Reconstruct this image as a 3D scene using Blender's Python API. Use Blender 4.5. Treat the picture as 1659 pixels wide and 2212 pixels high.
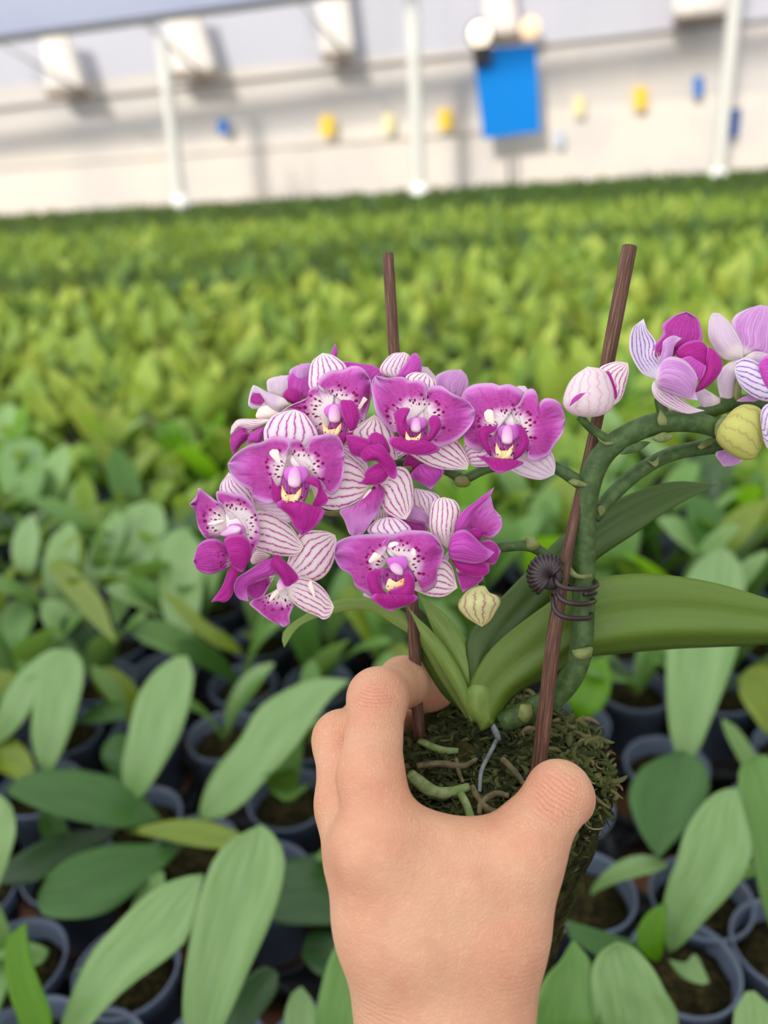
import bpy, bmesh, math, random
import numpy as np
from mathutils import Vector, Matrix, noise
random.seed(7); rng = np.random.default_rng(7)
for o in list(bpy.data.objects): bpy.data.objects.remove(o)
S = bpy.context.scene
COL = S.collection
PI = math.pi

# ------------------------------------------------------------------ camera
IW, IH, FP = 1659.0, 2212.0, 1700.0
RIM = 0.75                                  # height of the pot rims on the bench
CAMZ = RIM + 0.58
PITCH, ROLL = math.radians(24.3), math.radians(3.5)
Cp = np.array([0.0, 0.0, CAMZ])
Fw = np.array([0.0, math.cos(PITCH), -math.sin(PITCH)])
R0 = np.array([1.0, 0.0, 0.0]); U0 = np.array([0.0, math.sin(PITCH), math.cos(PITCH)])
Rt = math.cos(ROLL) * R0 - math.sin(ROLL) * U0
Up = math.sin(ROLL) * R0 + math.cos(ROLL) * U0
cam_d = bpy.data.cameras.new('camera'); cam = bpy.data.objects.new('camera', cam_d); COL.objects.link(cam)
M = Matrix.Identity(4)
for i in range(3):
    M[i][0] = Rt[i]; M[i][1] = Up[i]; M[i][2] = -Fw[i]; M[i][3] = Cp[i]
cam.matrix_world = M
cam_d.sensor_fit = 'VERTICAL'; cam_d.sensor_height = 36.0; cam_d.sensor_width = 27.0
cam_d.lens = FP / IH * 36.0
cam_d.clip_start = 0.01; cam_d.clip_end = 100
cam_d.dof.use_dof = True; cam_d.dof.focus_distance = 0.292
cam_d.dof.aperture_fstop = cam_d.lens / 1000 / 0.0052
S.camera = cam

# ------------------------------------------------------------------ light
S.view_settings.view_transform = 'Standard'; S.view_settings.look = 'None'
S.view_settings.gamma = 1.0; S.view_settings.exposure = 0.0
S.view_settings.use_curve_mapping = False
W = bpy.data.worlds.new('sky'); S.world = W; W.use_nodes = True
wn = W.node_tree; bg = wn.nodes['Background']
wtc = wn.nodes.new('ShaderNodeTexCoord'); wsep = wn.nodes.new('ShaderNodeSeparateXYZ')
wr = wn.nodes.new('ShaderNodeValToRGB')
wn.links.new(wtc.outputs['Generated'], wsep.inputs[0]); wn.links.new(wsep.outputs['Z'], wr.inputs[0])
wr.color_ramp.elements[0].position = 0.0; wr.color_ramp.elements[0].color = (0.72, 0.73, 0.78, 1)
wr.color_ramp.elements[1].position = 0.6; wr.color_ramp.elements[1].color = (0.97, 0.98, 1.0, 1)
wn.links.new(wr.outputs[0], bg.inputs[0]); bg.inputs[1].default_value = 1.12
sun_d = bpy.data.lights.new('sun', 'SUN'); sun = bpy.data.objects.new('sun', sun_d); COL.objects.link(sun)
sun_d.energy = 3.3; sun_d.angle = math.radians(6); sun_d.color = (1.0, 0.93, 0.82)
SUN_TO = Vector((-0.40, -0.85, 0.46)).normalized()      # towards the sun: behind the viewer, to the left
sun.rotation_euler = SUN_TO.to_track_quat('Z', 'Y').to_euler()
sun.location = (0, 0, 6)
wd = wn.nodes.new('ShaderNodeVectorMath'); wd.operation = 'DOT_PRODUCT'; wn.links.new(wtc.outputs['Generated'], wd.inputs[0]); wd.inputs[1].default_value = tuple(Vector((-0.75, -0.25, 0.60)).normalized())
wm = wn.nodes.new('ShaderNodeMapRange'); wn.links.new(wd.outputs['Value'], wm.inputs[0])       # the sky is brighter on the sun's side
wm.inputs[1].default_value = -0.6; wm.inputs[2].default_value = 1.0; wm.inputs[3].default_value = 0.62; wm.inputs[4].default_value = 1.85
wn.links.new(wm.outputs[0], bg.inputs[1])

# ------------------------------------------------------------------ projection helpers (photo pixel + real distance -> world)
def P(px, py, z):
    return Cp + Rt * ((px - IW / 2) / FP * z) + Up * (-(py - IH / 2) / FP * z) + Fw * z
def ray(px, py):
    return Rt * ((px - IW / 2) / FP) + Up * (-(py - IH / 2) / FP) + Fw
def on_height(px, py, h):                   # where the ray meets the level h
    r = ray(px, py); t = (h - Cp[2]) / r[2]
    return Cp + r * t
def on_y(px, py, y):                        # where the ray meets the upright plane y
    r = ray(px, py); return Cp + r * (y / r[1])

# ------------------------------------------------------------------ object helpers
def tag(o, label=None, cat=None, group=None, kind=None):
    if label: o['label'] = label
    if cat: o['category'] = cat
    if group: o['group'] = group
    if kind: o['kind'] = kind
    return o
def empty(name, loc=(0, 0, 0), parent=None):
    o = bpy.data.objects.new(name, None); COL.objects.link(o); o.empty_display_size = 0.02
    if parent is None: o.location = Vector(loc)
    else:
        o.parent = parent; o.location = Vector(loc) - world_loc(parent)
    return o
def world_loc(o):
    v = Vector(o.location)
    while o.parent: o = o.parent; v = v + Vector(o.location)
    return v
def mesh_obj(name, V, F, mat, parent=None, uv=None, smooth=True, loc=None, attr=None, uv2=None):
    """V in world coordinates; the object's origin is loc (default its parent's origin)."""
    V = np.asarray(V, dtype=float)
    if loc is None: loc = world_loc(parent) if parent else Vector((0, 0, 0))
    loc = Vector(loc)
    me = bpy.data.meshes.new(name)
    me.from_pydata((V - np.array(loc)).tolist(), [], F)
    if uv is not None:
        l = me.uv_layers.new(name='UVMap')
        vi = np.empty(len(me.loops), dtype=np.int32); me.loops.foreach_get('vertex_index', vi)
        l.data.foreach_set('uv', np.asarray(uv, dtype=np.float32)[vi].ravel())
    if uv2 is not None:
        l2 = me.uv_layers.new(name='Radial')
        l2.data.foreach_set('uv', np.asarray(uv2, dtype=np.float32)[vi].ravel())
    if attr is not None:
        a = me.attributes.new('tint', 'FLOAT', 'POINT'); a.data.foreach_set('value', np.asarray(attr, dtype=np.float32))
    if smooth: me.polygons.foreach_set('use_smooth', [True] * len(me.polygons))
    if mat: me.materials.append(mat)
    o = bpy.data.objects.new(name, me); COL.objects.link(o)
    if parent: o.parent = parent; o.location = loc - world_loc(parent)
    else: o.location = loc
    return o
class MB:
    def __init__(s): s.V = []; s.F = []; s.UV = []; s.A = []
    def add(s, V, F, UV=None, A=None):
        n = len(s.V); s.V += [tuple(v) for v in V]; s.F += [tuple(i + n for i in f) for f in F]
        s.UV += [tuple(u) for u in UV] if UV is not None else [(0.5, 0.5)] * len(V)
        s.A += list(A) if A is not None else [0.5] * len(V)
        return s
    def box(s, c, d, Rm=None):
        c = np.array(c, float); d = np.array(d, float) / 2
        v = np.array([[x, y, z] for x in (-1, 1) for y in (-1, 1) for z in (-1, 1)], float) * d
        if Rm is not None: v = v @ np.array(Rm).T
        return s.add(v + c, [(0, 1, 3, 2), (4, 6, 7, 5), (0, 4, 5, 1), (2, 3, 7, 6), (0, 2, 6, 4), (1, 5, 7, 3)])
    def build(s, name, mat, parent=None, smooth=True, loc=None):
        return mesh_obj(name, s.V, s.F, mat, parent, uv=s.UV, smooth=smooth, loc=loc, attr=s.A)
def catmull(pts, n, closed=False):
    pts = np.asarray(pts, float)
    if len(pts) == 1: return np.repeat(pts, n, 0)
    d = np.r_[0, np.cumsum(np.linalg.norm(np.diff(pts[:, :3] if pts.shape[1] > 3 else pts, axis=0), axis=1) + 1e-9)]
    e = np.vstack([2 * pts[0] - pts[1], pts, 2 * pts[-1] - pts[-2]])
    t = np.linspace(0, d[-1], n); out = []
    for q in t:
        i = min(int(np.searchsorted(d, q, 'right')) - 1, len(pts) - 2); i = max(i, 0)
        u = (q - d[i]) / (d[i + 1] - d[i])
        a, b, c, e3 = e[i], e[i + 1], e[i + 2], e[i + 3]
        out.append(0.5 * (2 * b + (c - a) * u + (2 * a - 5 * b + 4 * c - e3) * u * u + (3 * b - a - 3 * c + e3) * u ** 3))
    return np.array(out)
def tube(pts, rad, n=24, m=12, caps=True, oval=1.0):
    """tube through points (world) with radii; returns V,F,UV"""
    pts = np.asarray(pts, float); rad = np.asarray(rad, float) if np.ndim(rad) else np.full(len(pts), rad)
    C = catmull(np.c_[pts, rad], n); c = C[:, :3]; r = np.maximum(C[:, 3], 1e-5)
    T = np.gradient(c, axis=0); T /= np.linalg.norm(T, axis=1)[:, None] + 1e-12
    a = np.cross(T[0], [0.1, 0.2, 1.0]); 
    if np.linalg.norm(a) < 1e-3: a = np.cross(T[0], [1, 0, 0])
    a /= np.linalg.norm(a); V = []; UV = []
    for i in range(n):
        a = a - T[i] * np.dot(a, T[i]); a /= np.linalg.norm(a); b = np.cross(T[i], a)
        for j in range(m):
            th = 2 * PI * j / m
            V.append(c[i] + r[i] * (math.cos(th) * a + oval * math.sin(th) * b)); UV.append((j / m, i / (n - 1)))
    F = [(i * m + j, i * m + (j + 1) % m, (i + 1) * m + (j + 1) % m, (i + 1) * m + j) for i in range(n - 1) for j in range(m)]
    if caps:
        F.append(tuple(range(m))[::-1]); F.append(tuple((n - 1) * m + j for j in range(m)))
    return V, F, UV

# ------------------------------------------------------------------ material helpers
def mat(name, col=(0.5, 0.5, 0.5), rough=0.5, spec=0.5, **kw):
    m = bpy.data.materials.new(name); m.use_nodes = True
    b = m.node_tree.nodes['Principled BSDF']
    b.inputs['Base Color'].default_value = (*col, 1); b.inputs['Roughness'].default_value = rough
    b.inputs['Specular IOR Level'].default_value = spec
    for k, v in kw.items(): b.inputs[k].default_value = v
    return m
class N:
    """tiny node builder"""
    def __init__(s, m): s.t = m.node_tree; s.b = s.t.nodes['Principled BSDF']; s.out = s.t.nodes['Material Output']
    def n(s, typ, **kw):
        nd = s.t.nodes.new(typ)
        for k, v in kw.items(): setattr(nd, k, v)
        return nd
    def l(s, a, b): s.t.links.new(a, b)
    def val(s, x):
        if isinstance(x, (int, float)):
            v = s.n('ShaderNodeValue'); v.outputs[0].default_value = x; return v.outputs[0]
        return x
    def m(s, op, a, b=None, c=None, clamp=False):
        nd = s.n('ShaderNodeMath', operation=op); nd.use_clamp = clamp
        for i, x in enumerate((a, b, c)):
            if x is None: continue
            if isinstance(x, (int, float)): nd.inputs[i].default_value = x
            else: s.l(x, nd.inputs[i])
        return nd.outputs[0]
    def ss(s, x, a, b):                      # smoothstep a..b
        nd = s.n('ShaderNodeMapRange', interpolation_type='SMOOTHSTEP')
        s.l(x, nd.inputs[0]); nd.inputs[1].default_value = a; nd.inputs[2].default_value = b
        nd.inputs[3].default_value = 0; nd.inputs[4].default_value = 1
        return nd.outputs[0]
    def mix(s, f, a, b):
        nd = s.n('ShaderNodeMix', data_type='RGBA')
        if isinstance(f, (int, float)): nd.inputs[0].default_value = f
        else: s.l(f, nd.inputs[0])
        for i, x in ((6, a), (7, b)):
            if isinstance(x, tuple): nd.inputs[i].default_value = (*x, 1)
            else: s.l(x, nd.inputs[i])
        return nd.outputs[2]
    def uv(s):
        t = s.n('ShaderNodeTexCoord'); sp = s.n('ShaderNodeSeparateXYZ'); s.l(t.outputs['UV'], sp.inputs[0])
        return sp.outputs[0], sp.outputs[1]
    def uv2(s):
        t = s.n('ShaderNodeUVMap'); t.uv_map = 'Radial'; sp = s.n('ShaderNodeSeparateXYZ'); s.l(t.outputs[0], sp.inputs[0])
        return sp.outputs[0], sp.outputs[1]
    def vec(s, x, y, z=0.0):
        c = s.n('ShaderNodeCombineXYZ')
        for i, q in enumerate((x, y, z)):
            if isinstance(q, (int, float)): c.inputs[i].default_value = q
            else: s.l(q, c.inputs[i])
        return c.outputs[0]
    def obj(s): return s.n('ShaderNodeTexCoord').outputs['Object']
    def noise(s, v, scale, detail=3, rough=0.5):
        nd = s.n('ShaderNodeTexNoise'); s.l(v, nd.inputs['Vector'])
        nd.inputs['Scale'].default_value = scale; nd.inputs['Detail'].default_value = detail; nd.inputs['Roughness'].default_value = rough
        return nd.outputs[0]
    def bump(s, h, strength=0.3, dist=0.001):
        nd = s.n('ShaderNodeBump'); nd.inputs['Strength'].default_value = strength; nd.inputs['Distance'].default_value = dist
        s.l(h, nd.inputs['Height']); s.l(nd.outputs[0], s.b.inputs['Normal']); return nd
    def ramp(s, f, stops):
        nd = s.n('ShaderNodeValToRGB'); s.l(f, nd.inputs[0]); cr = nd.color_ramp
        while len(cr.elements) < len(stops): cr.elements.new(0.5)
        for e, (p, c) in zip(cr.elements, stops): e.position = p; e.color = (*c, 1)
        return nd.outputs[0]
    def color(s, c): s.l(c, s.b.inputs['Base Color']); s.col = c
    def translucent(s, fac, tint=None, base=None):
        tr = s.n('ShaderNodeBsdfTranslucent'); mx = s.n('ShaderNodeMixShader'); mx.inputs[0].default_value = fac
        c = base if base is not None else getattr(s, 'col', None)
        if c is None: tr.inputs[0].default_value = s.b.inputs['Base Color'].default_value
        elif tint is not None: s.l(s.mix(0.6, c, tint), tr.inputs[0])
        else: s.l(c, tr.inputs[0])
        s.l(s.b.outputs[0], mx.inputs[1]); s.l(tr.outputs[0], mx.inputs[2]); s.l(mx.outputs[0], s.out.inputs[0])
def lin(r, g, b):
    f = lambda c: (c / 255 / 12.92) if c / 255 <= 0.04045 else ((c / 255 + 0.055) / 1.055) ** 2.4
    return (f(r), f(g), f(b))
# ================================================================== THE GREENHOUSE
WALL_Y = 12.4
Mt = {}
def wallmat():
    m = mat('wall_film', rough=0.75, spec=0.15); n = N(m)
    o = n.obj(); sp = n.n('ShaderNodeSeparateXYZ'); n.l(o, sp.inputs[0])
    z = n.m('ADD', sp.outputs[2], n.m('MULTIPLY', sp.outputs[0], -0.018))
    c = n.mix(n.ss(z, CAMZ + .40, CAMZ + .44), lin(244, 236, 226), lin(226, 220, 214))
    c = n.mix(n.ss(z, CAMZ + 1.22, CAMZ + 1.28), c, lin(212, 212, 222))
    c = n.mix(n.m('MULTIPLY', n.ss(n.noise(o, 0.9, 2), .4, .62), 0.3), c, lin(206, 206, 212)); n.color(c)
    n.translucent(0.25); return m
def metal(name, c, rough=0.4): return mat(name, c, rough, 0.5)
Mt['post'] = metal('painted_steel', lin(214, 214, 206))
Mt['rail'] = metal('rail_steel', lin(150, 150, 145))
Mt['black'] = mat('black_plastic', (0.012, 0.013, 0.016), 0.45)
def woodboard():
    m = mat('brown_board', rough=0.8); n = N(m); o = n.obj()
    c = n.mix(n.noise(o, 9, 4), lin(150, 104, 74), lin(112, 76, 54)); n.color(c); return m
Mt['board'] = woodboard()
m_ = mat('concrete', rough=0.9); n_ = N(m_); n_.color(n_.mix(n_.noise(n_.obj(), 3, 5), lin(120, 112, 102), lin(150, 142, 132))); Mt['concrete'] = m_

fl = MB().box((0, 7, -0.05), (30, 18, 0.1)).build('floor', Mt['concrete'], smooth=False); tag(fl, kind='structure')
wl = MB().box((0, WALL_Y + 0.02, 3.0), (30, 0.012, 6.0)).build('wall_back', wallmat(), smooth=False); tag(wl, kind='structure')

def lineobj(name, pts, r, m, parent=None, k=8):
    V, F, UV = tube(pts, r, max(2, len(pts)), 8); return mesh_obj(name, V, F, m, parent, uv=UV)
# seams and rails on the wall
def seam(name, x0y0, x1y1, r, m, y, yy=None):
    a = on_y(*x0y0, y); b = on_y(*x1y1, yy or y)
    d = (b - a); a = a - d * 0.3; b = b + d * 0.3
    o = lineobj(name, [a, b], r, m); tag(o, kind='structure'); return o
Mt['seam'] = mat('seam_tape', lin(150, 140, 132), 0.7)
Mt['seampale'] = mat('seam_pale', lin(205, 196, 186), 0.7)
seam('trim_1', (0, 233), (1659, 42), 0.018, Mt['seam'], WALL_Y - 0.04)
seam('trim_2', (0, 363), (830, 302), 0.010, Mt['seampale'], WALL_Y - 0.02)
# upper roof line: pipe under the eave and the sloping roof film beyond it
a = on_y(0, 86, WALL_Y - 1.6); b = on_y(720, -12, WALL_Y - 1.6); d = b - a
pipe = lineobj('trim_3', [a - d * 1.8, b + d * 2.2], 0.045, Mt['rail']); tag(pipe, kind='structure')
mr = mat('roof_film', lin(176, 182, 200), 0.6, 0.2); nr = N(mr)
nr.color(nr.mix(nr.noise(nr.obj(), 0.7, 3), lin(226, 230, 246), lin(240, 242, 250))); nr.translucent(0.75)
A = a - d * 1.8 + np.array([0, 0, 0.04]); B = b + d * 2.2 + np.array([0, 0, 0.04])
sl = np.array([0, -1.8, 0.75])
nrm = np.array([0, 0.006, 0.012])
rv = [A, B, B + sl, A + sl]; rv = rv + [v + nrm for v in rv]
ceil = mesh_obj('ceiling', rv, [(3, 2, 1, 0), (4, 5, 6, 7), (0, 1, 5, 4), (1, 2, 6, 5), (2, 3, 7, 6), (3, 0, 4, 7)], mr, smooth=False); tag(ceil, kind='structure')

# unseen screen added above and behind the viewer to keep direct sun off the foreground
ms_ = mat('diffuser_film', (0.95, 0.95, 0.95), 0.7, 0.1); N(ms_).translucent(0.88)
scr = MB().box((0, -6.3, 3.3), (12, 6.2, 0.01)).build('added_sun_diffuser', ms_, smooth=False); tag(scr, kind='structure')
# three steel posts
for i, (bx, by, tx, ty, w, lab) in enumerate([
        (388, 418, 338, 0, 0.075, 'tall pale steel post, leftmost of the three posts by the far wall'),
        (905, 395, 889, 0, 0.085, 'tall pale steel post standing just left of the blue panel'),
        (1552, 362, 1588, 0, 0.080, 'tall pale steel post between the two small blue sticky cards')]):
    y = WALL_Y - 1.7 + i * 0.1
    b_ = on_y(bx, by, y); t_ = on_y(tx, ty, y)
    root = empty('greenhouse_post', (b_[0], y, 0)); tag(root, lab, 'post', 'steel posts by the far wall')
    d_ = (t_ - b_) / (t_[2] - b_[2])
    foot = b_ - d_ * b_[2]; top = b_ + d_ * (4.2 - b_[2])
    root.location = foot
    top = b_ + d_ * ((3.0 if i else 2.75) - b_[2]) if i < 2 else top
    mb = MB(); V, F, UV = tube([foot, b_, top], w, 6, 16); mb.add(V, F, UV); mb.build('shaft', Mt['post'], root)
    V, F, UV = tube([b_ - d_ * 0.35, b_ - d_ * 0.02], w * 1.35, 4, 16); mesh_obj('collar', V, F, mat('white_plastic', lin(245, 246, 244), 0.5), root, uv=UV)
    V, F, UV = tube([foot, foot + np.array([0, 0, 0.02])], w * 2.2, 3, 16); mesh_obj('base_plate', V, F, Mt['rail'], root, uv=UV)
# diagonal braces
for (x0, y0, x1, y1, lab) in [(-10, 88, 178, 196, 'thin diagonal steel brace left of the leftmost post'),
                              (235, -25, 432, 158, 'thin diagonal steel brace crossing the leftmost post'),
                              (630, -14, 760, 130, 'thin diagonal steel brace between the left and middle posts')]:
    y = WALL_Y - 1.1
    a = on_y(x0, y0, y); b = on_y(x1, y1, y)
    a2 = a + (a - b) * 0.6
    o = lineobj('diagonal_brace', [a2, b], 0.018, Mt['rail']); tag(o, lab, 'brace', 'diagonal braces under the eave')

# gathered white curtain bundles hanging on the wall above the seam, each on a dark bracket
def cloth_bundle(xl_t, xr_t, xl_b, xr_b, yt, yb, lab):
    y = WALL_Y - 0.35
    ct = on_y((xl_t + xr_t) / 2, yt, y); cb = on_y((xl_b + xr_b) / 2, yb, y)
    sc = y / FP * 1.02
    root = empty('curtain_bundle', cb); tag(root, lab, 'curtain', 'gathered curtains above the wall seam')
    V = []; F = []; n, m = 12, 40
    top = ct + (ct - cb) * (0.9 if yt < 20 else 0.02)
    for i in range(n):
        s = i / (n - 1); c = cb + (top - cb) * s
        hw = ((xr_b - xl_b) / 2 * (1 - s) ** 1.0 + (xr_t - xl_t) / 2 * s) * sc
        if i == 0: hw *= 0.8
        for j in range(m):
            th = 2 * PI * j / m; r = hw * (1 + 0.10 * math.sin(9 * th + s * 1.5))
            V.append((c[0] + r * math.cos(th), c[1] + 0.45 * r * math.sin(th), c[2]))
    F = [(i * m + j, i * m + (j + 1) % m, (i + 1) * m + (j + 1) % m, (i + 1) * m + j) for i in range(n - 1) for j in range(m)]
    F += [tuple(range(m))[::-1], tuple((n - 1) * m + j for j in range(m))]
    mc = mat('curtain_cloth', (0.98, 0.93, 0.88), 0.8, 0.1); N(mc).translucent(0.25)
    mesh_obj('cloth', V, F, mc, root)
    w = (xr_b - xl_b) * sc
    MB().box((cb[0], cb[1], cb[2] - 0.03), (w * 0.95, 0.25, 0.07)).build('bracket', mat('dark_bracket', lin(120, 105, 88), 0.7), root, smooth=False)
    MB().box((cb[0], (cb[1] + WALL_Y) / 2 + .05, cb[2] - 0.03), (0.05, 0.42, 0.04)).build('wall_arm', Mt['rail'], root, smooth=False)
cloth_bundle(95, 142, 108, 180, 75, 196, 'gathered white curtain left of the leftmost post')
cloth_bundle(362, 420, 376, 462, 20, 160, 'gathered white curtain just right of the leftmost post')
cloth_bundle(695, 740, 700, 762, -20, 120, 'gathered white curtain between the left and middle posts')
cloth_bundle(1052, 1100, 1058, 1118, -30, 78, 'gathered white curtain above the large blue panel')
cloth_bundle(1470, 1560, 1466, 1556, -60, 38, 'broad gathered white curtain beside the right steel post')

# the big blue panel and its dark support
def quad_panel(name, c4, th, m, parent=None, sub=None, bend=0):
    tl, tr, br, bl = [np.array(q, float) for q in c4]; n = 10; V = []
    nn = np.cross(tr - tl, bl - tl); nn /= np.linalg.norm(nn)
    if nn[1] > 0: nn = -nn
    for s_ in (0, 1):
        for i in range(n):
            for j in range(n):
                u, v = j / (n - 1), i / (n - 1)
                p = (tl * (1 - u) + tr * u) * (1 - v) + (bl * (1 - u) + br * u) * v
                V.append(p + nn * (bend * math.sin(PI * u) - s_ * th))
    q = lambda s_, i, j: s_ * n * n + i * n + j
    F = [(q(0, i, j), q(0, i, j + 1), q(0, i + 1, j + 1), q(0, i + 1, j)) for i in range(n - 1) for j in range(n - 1)]
    F += [(q(1, i, j), q(1, i + 1, j), q(1, i + 1, j + 1), q(1, i, j + 1)) for i in range(n - 1) for j in range(n - 1)]
    for k in range(n - 1):
        F += [(q(0, 0, k), q(1, 0, k), q(1, 0, k + 1), q(0, 0, k + 1)), (q(0, n - 1, k + 1), q(1, n - 1, k + 1), q(1, n - 1, k), q(0, n - 1, k)),
              (q(0, k + 1, 0), q(1, k + 1, 0), q(1, k, 0), q(0, k, 0)), (q(0, k, n - 1), q(1, k, n - 1), q(1, k + 1, n - 1), q(0, k + 1, n - 1))]
    return mesh_obj(name, V, F, m, parent, smooth=False)
yb_ = WALL_Y - 0.5
cs = [on_y(1022, 108, yb_), on_y(1157, 96, yb_), on_y(1168, 284, yb_), on_y(1044, 300, yb_)]
root = empty('blue_panel', cs[3]); tag(root, 'large rectangular bright blue panel hanging before the pale far wall', 'panel')
mblue = mat('blue_sheet', lin(10, 138, 228), 0.6, 0.2); N(mblue).translucent(0.2)
quad_panel('sheet', cs, 0.01, mblue, root)
t0 = (cs[0] + cs[1]) / 2; t1 = (cs[2] + cs[3]) / 2
lineobj('centre_batten', [t0 + np.array([0, 0.06, 0.1]), t1 + np.array([0, 0.06, -0.9])], 0.03, Mt['rail'], root)
lp = on_y(1037, 74, yb_ - 0.1)
root = empty('flood_lamp', lp); tag(root, 'glowing round lamp above the top left corner of the blue panel', 'lamp')
me_ = mat('lamp_glow', (1, 0.9, 0.75), 0.5); me_.node_tree.nodes['Principled BSDF'].inputs['Emission Color'].default_value = (1, 0.84, 0.60, 1)
me_.node_tree.nodes['Principled BSDF'].inputs['Emission Strength'].default_value = 1.5
V, F, UV = tube([lp + np.array([0, -0.06, 0]), lp + np.array([0, -0.02, 0]), lp], [0.09, 0.135, 0.145], 6, 20); mesh_obj('lens', V, F, me_, root, uv=UV)
V, F, UV = tube([lp + np.array([0, 0.005, 0]), lp + np.array([0, 0.09, 0]), lp + np.array([0, 0.2, 0])], [0.17, 0.14, 0.06], 8, 20); mesh_obj('housing', V, F, Mt['black'], root, uv=UV)
MB().box(lp + np.array([0.03, 0.02, -0.24]), (0.22, 0.12, 0.20)).build('bracket', Mt['black'], root, smooth=False)
lp2 = on_y(1146, 62, WALL_Y - 0.3)
V, F, UV = tube([lp2 + np.array([0, -0.1, 0]), lp2 + np.array([0, -0.03, 0]), lp2 + np.array([0, 0.06, 0])], [0.02, 0.13, 0.13], 8, 16)
me2 = mat('small_glow', (0.9, 0.6, 0.35), 0.5); b_ = me2.node_tree.nodes['Principled BSDF']; b_.inputs['Emission Color'].default_value = (1, 0.75, 0.5, 1); b_.inputs['Emission Strength'].default_value = 0.55
o = mesh_obj('wall_lamp', V, F, me2, uv=UV, loc=lp2); tag(o, 'faint orange lamp above the top right corner of the blue panel', 'lamp')

# sticky insect cards on thin hanging wires
my = mat('yellow_card', lin(252, 216, 74), 0.5); N(my).translucent(0.2)
mbl = mat('blue_card', lin(30, 110, 190), 0.5); mnv = mat('navy_card', lin(15, 70, 145), 0.5)
mpy = mat('faded_card', lin(236, 222, 168), 0.6); mpb = mat('faded_blue_card', lin(196, 206, 222), 0.6)
mw = mat('thin_wire', (0.5, 0.5, 0.5), 0.4)
for (cx, cy, w, h, m, nm, lab, dy) in [
        (482, 274, 24, 32, mbl, 'sticky_trap', 'small blue sticky card right of the leftmost post', 1.0),
        (707, 272, 30, 46, my, 'sticky_trap', 'yellow sticky card midway between the left and middle posts', 0.9),
        (840, 266, 24, 40, mpy, 'sticky_trap', 'faded pale yellow sticky card left of the middle post', 0.3),
        (962, 258, 30, 46, my, 'sticky_trap', 'yellow sticky card between the middle post and the blue panel', 0.9),
        (1252, 228, 22, 44, mpy, 'sticky_trap', 'faded pale yellow sticky card right of the large blue panel', 0.3),
        (1384, 211, 30, 48, my, 'sticky_trap', 'yellow sticky card left of the right steel post', 0.9),
        (1509, 187, 22, 42, mbl, 'sticky_trap', 'small blue sticky card just left of the right steel post', 0.9),
        (1585, 266, 26, 62, mnv, 'sticky_trap', 'tall dark blue sticky card just right of the right steel post', 1.2),
        (1208, 300, 22, 34, mpb, 'sticky_trap', 'faint grey blue sticky card low beside the blue panel', 0.3)]:
    y = WALL_Y - 0.10 - dy * 0.06
    k = 4 if w == 26 else 0
    c4 = [on_y(cx - w / 2 + k, cy - h / 2, y), on_y(cx + w / 2 + k, cy - h / 2, y), on_y(cx + w / 2 - k, cy + h / 2, y), on_y(cx - w / 2 - k, cy + h / 2, y)]
    root = empty(nm, (c4[2] + c4[3]) / 2); tag(root, lab, 'sticky trap', 'sticky insect traps before the far wall')
    quad_panel('card', c4, 0.004, m, root, bend=0.02)
    t_ = (c4[0] + c4[1]) / 2; lineobj('hanging_wire', [t_, t_ + np.array([0, 0, 1.9])], 0.0015, mw, root)
# bare twiggy weed at the wall foot
tw = MB(); bb = on_y(600, 395, WALL_Y - 0.25)
for k in range(26):
    an = random.uniform(-0.9, 0.9); L = random.uniform(0.25, 0.75) * (1.2 - abs(an) * 0.5)
    q = [bb + np.array([random.uniform(-.25, .2), 0, -0.46])]
    for s_ in range(3): q.append(q[-1] + np.array([math.sin(an + random.uniform(-.3, .3)) * L / 2, random.uniform(-.05, .05), math.cos(an) * L / 2]))
    V, F, UV = tube(q, [0.008, 0.006, 0.004, 0.002], 6, 5); tw.add(V, F, UV)
o = tw.build('dry_shrub', mat('dry_twig', lin(205, 200, 200), 0.8), loc=bb - np.array([0, 0, 0.46])); tag(o, 'small dry grey shrub at the foot of the pale far wall', 'shrub')

# the bench: brown boards under black trays
bt = MB()
for k in range(26):
    bt.box((0, 0.05 + k * 0.47, RIM - 0.125), (14, 0.44, 0.02))
bo = empty('growing_bench', (0, 0.3, 0)); tag(bo, 'long low growing bench of brown boards under the black trays', 'bench')
bt.build('bench_boards', Mt['board'], bo, smooth=False)
for sx in (-6.6, -2.2, 2.2, 6.6):
    for sy in (0.5, 6, 11.2):
        MB().box((sx, sy, (RIM - 0.135) / 2), (0.07, 0.07, RIM - 0.135)).build('leg', Mt['rail'], bo, smooth=False)
# ================================================================== THE FIELD OF POTTED PLANTS
def leafmat(name, attr):
    m = mat(name, rough=0.55, spec=0.35); n = N(m); u, v = n.uv()
    if attr: a = n.n('ShaderNodeAttribute'); a.attribute_name = 'tint'; t = a.outputs['Fac']
    else: t = n.n('ShaderNodeObjectInfo').outputs['Random']
    if attr: c = n.ramp(t, [(0.0, lin(40, 66, 40)), (0.22, lin(66, 96, 46)), (0.5, lin(112, 144, 56)), (0.8, lin(154, 178, 68)), (1.0, lin(180, 194, 86))])
    else: c = n.ramp(t, [(0.0, lin(66, 104, 50)), (0.35, lin(98, 136, 66)), (0.7, lin(112, 150, 62)), (1.0, lin(152, 178, 66))])
    mid = n.m('SUBTRACT', 1.0, n.ss(n.m('ABSOLUTE', n.m('SUBTRACT', u, 0.5)), 0.0, 0.10))
    c = n.mix(n.m('MULTIPLY', mid, 0.30), c, lin(56, 92, 40))
    c = n.mix(n.m('MULTIPLY', n.noise(n.vec(n.m('MULTIPLY', u, 9), n.m('MULTIPLY', v, 2)), 1.5, 3), 0.35), c, lin(70, 112, 52))
    n.color(c)
    n.translucent(0.35, tint=(0.50, 0.60, 0.10)); return m
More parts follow.
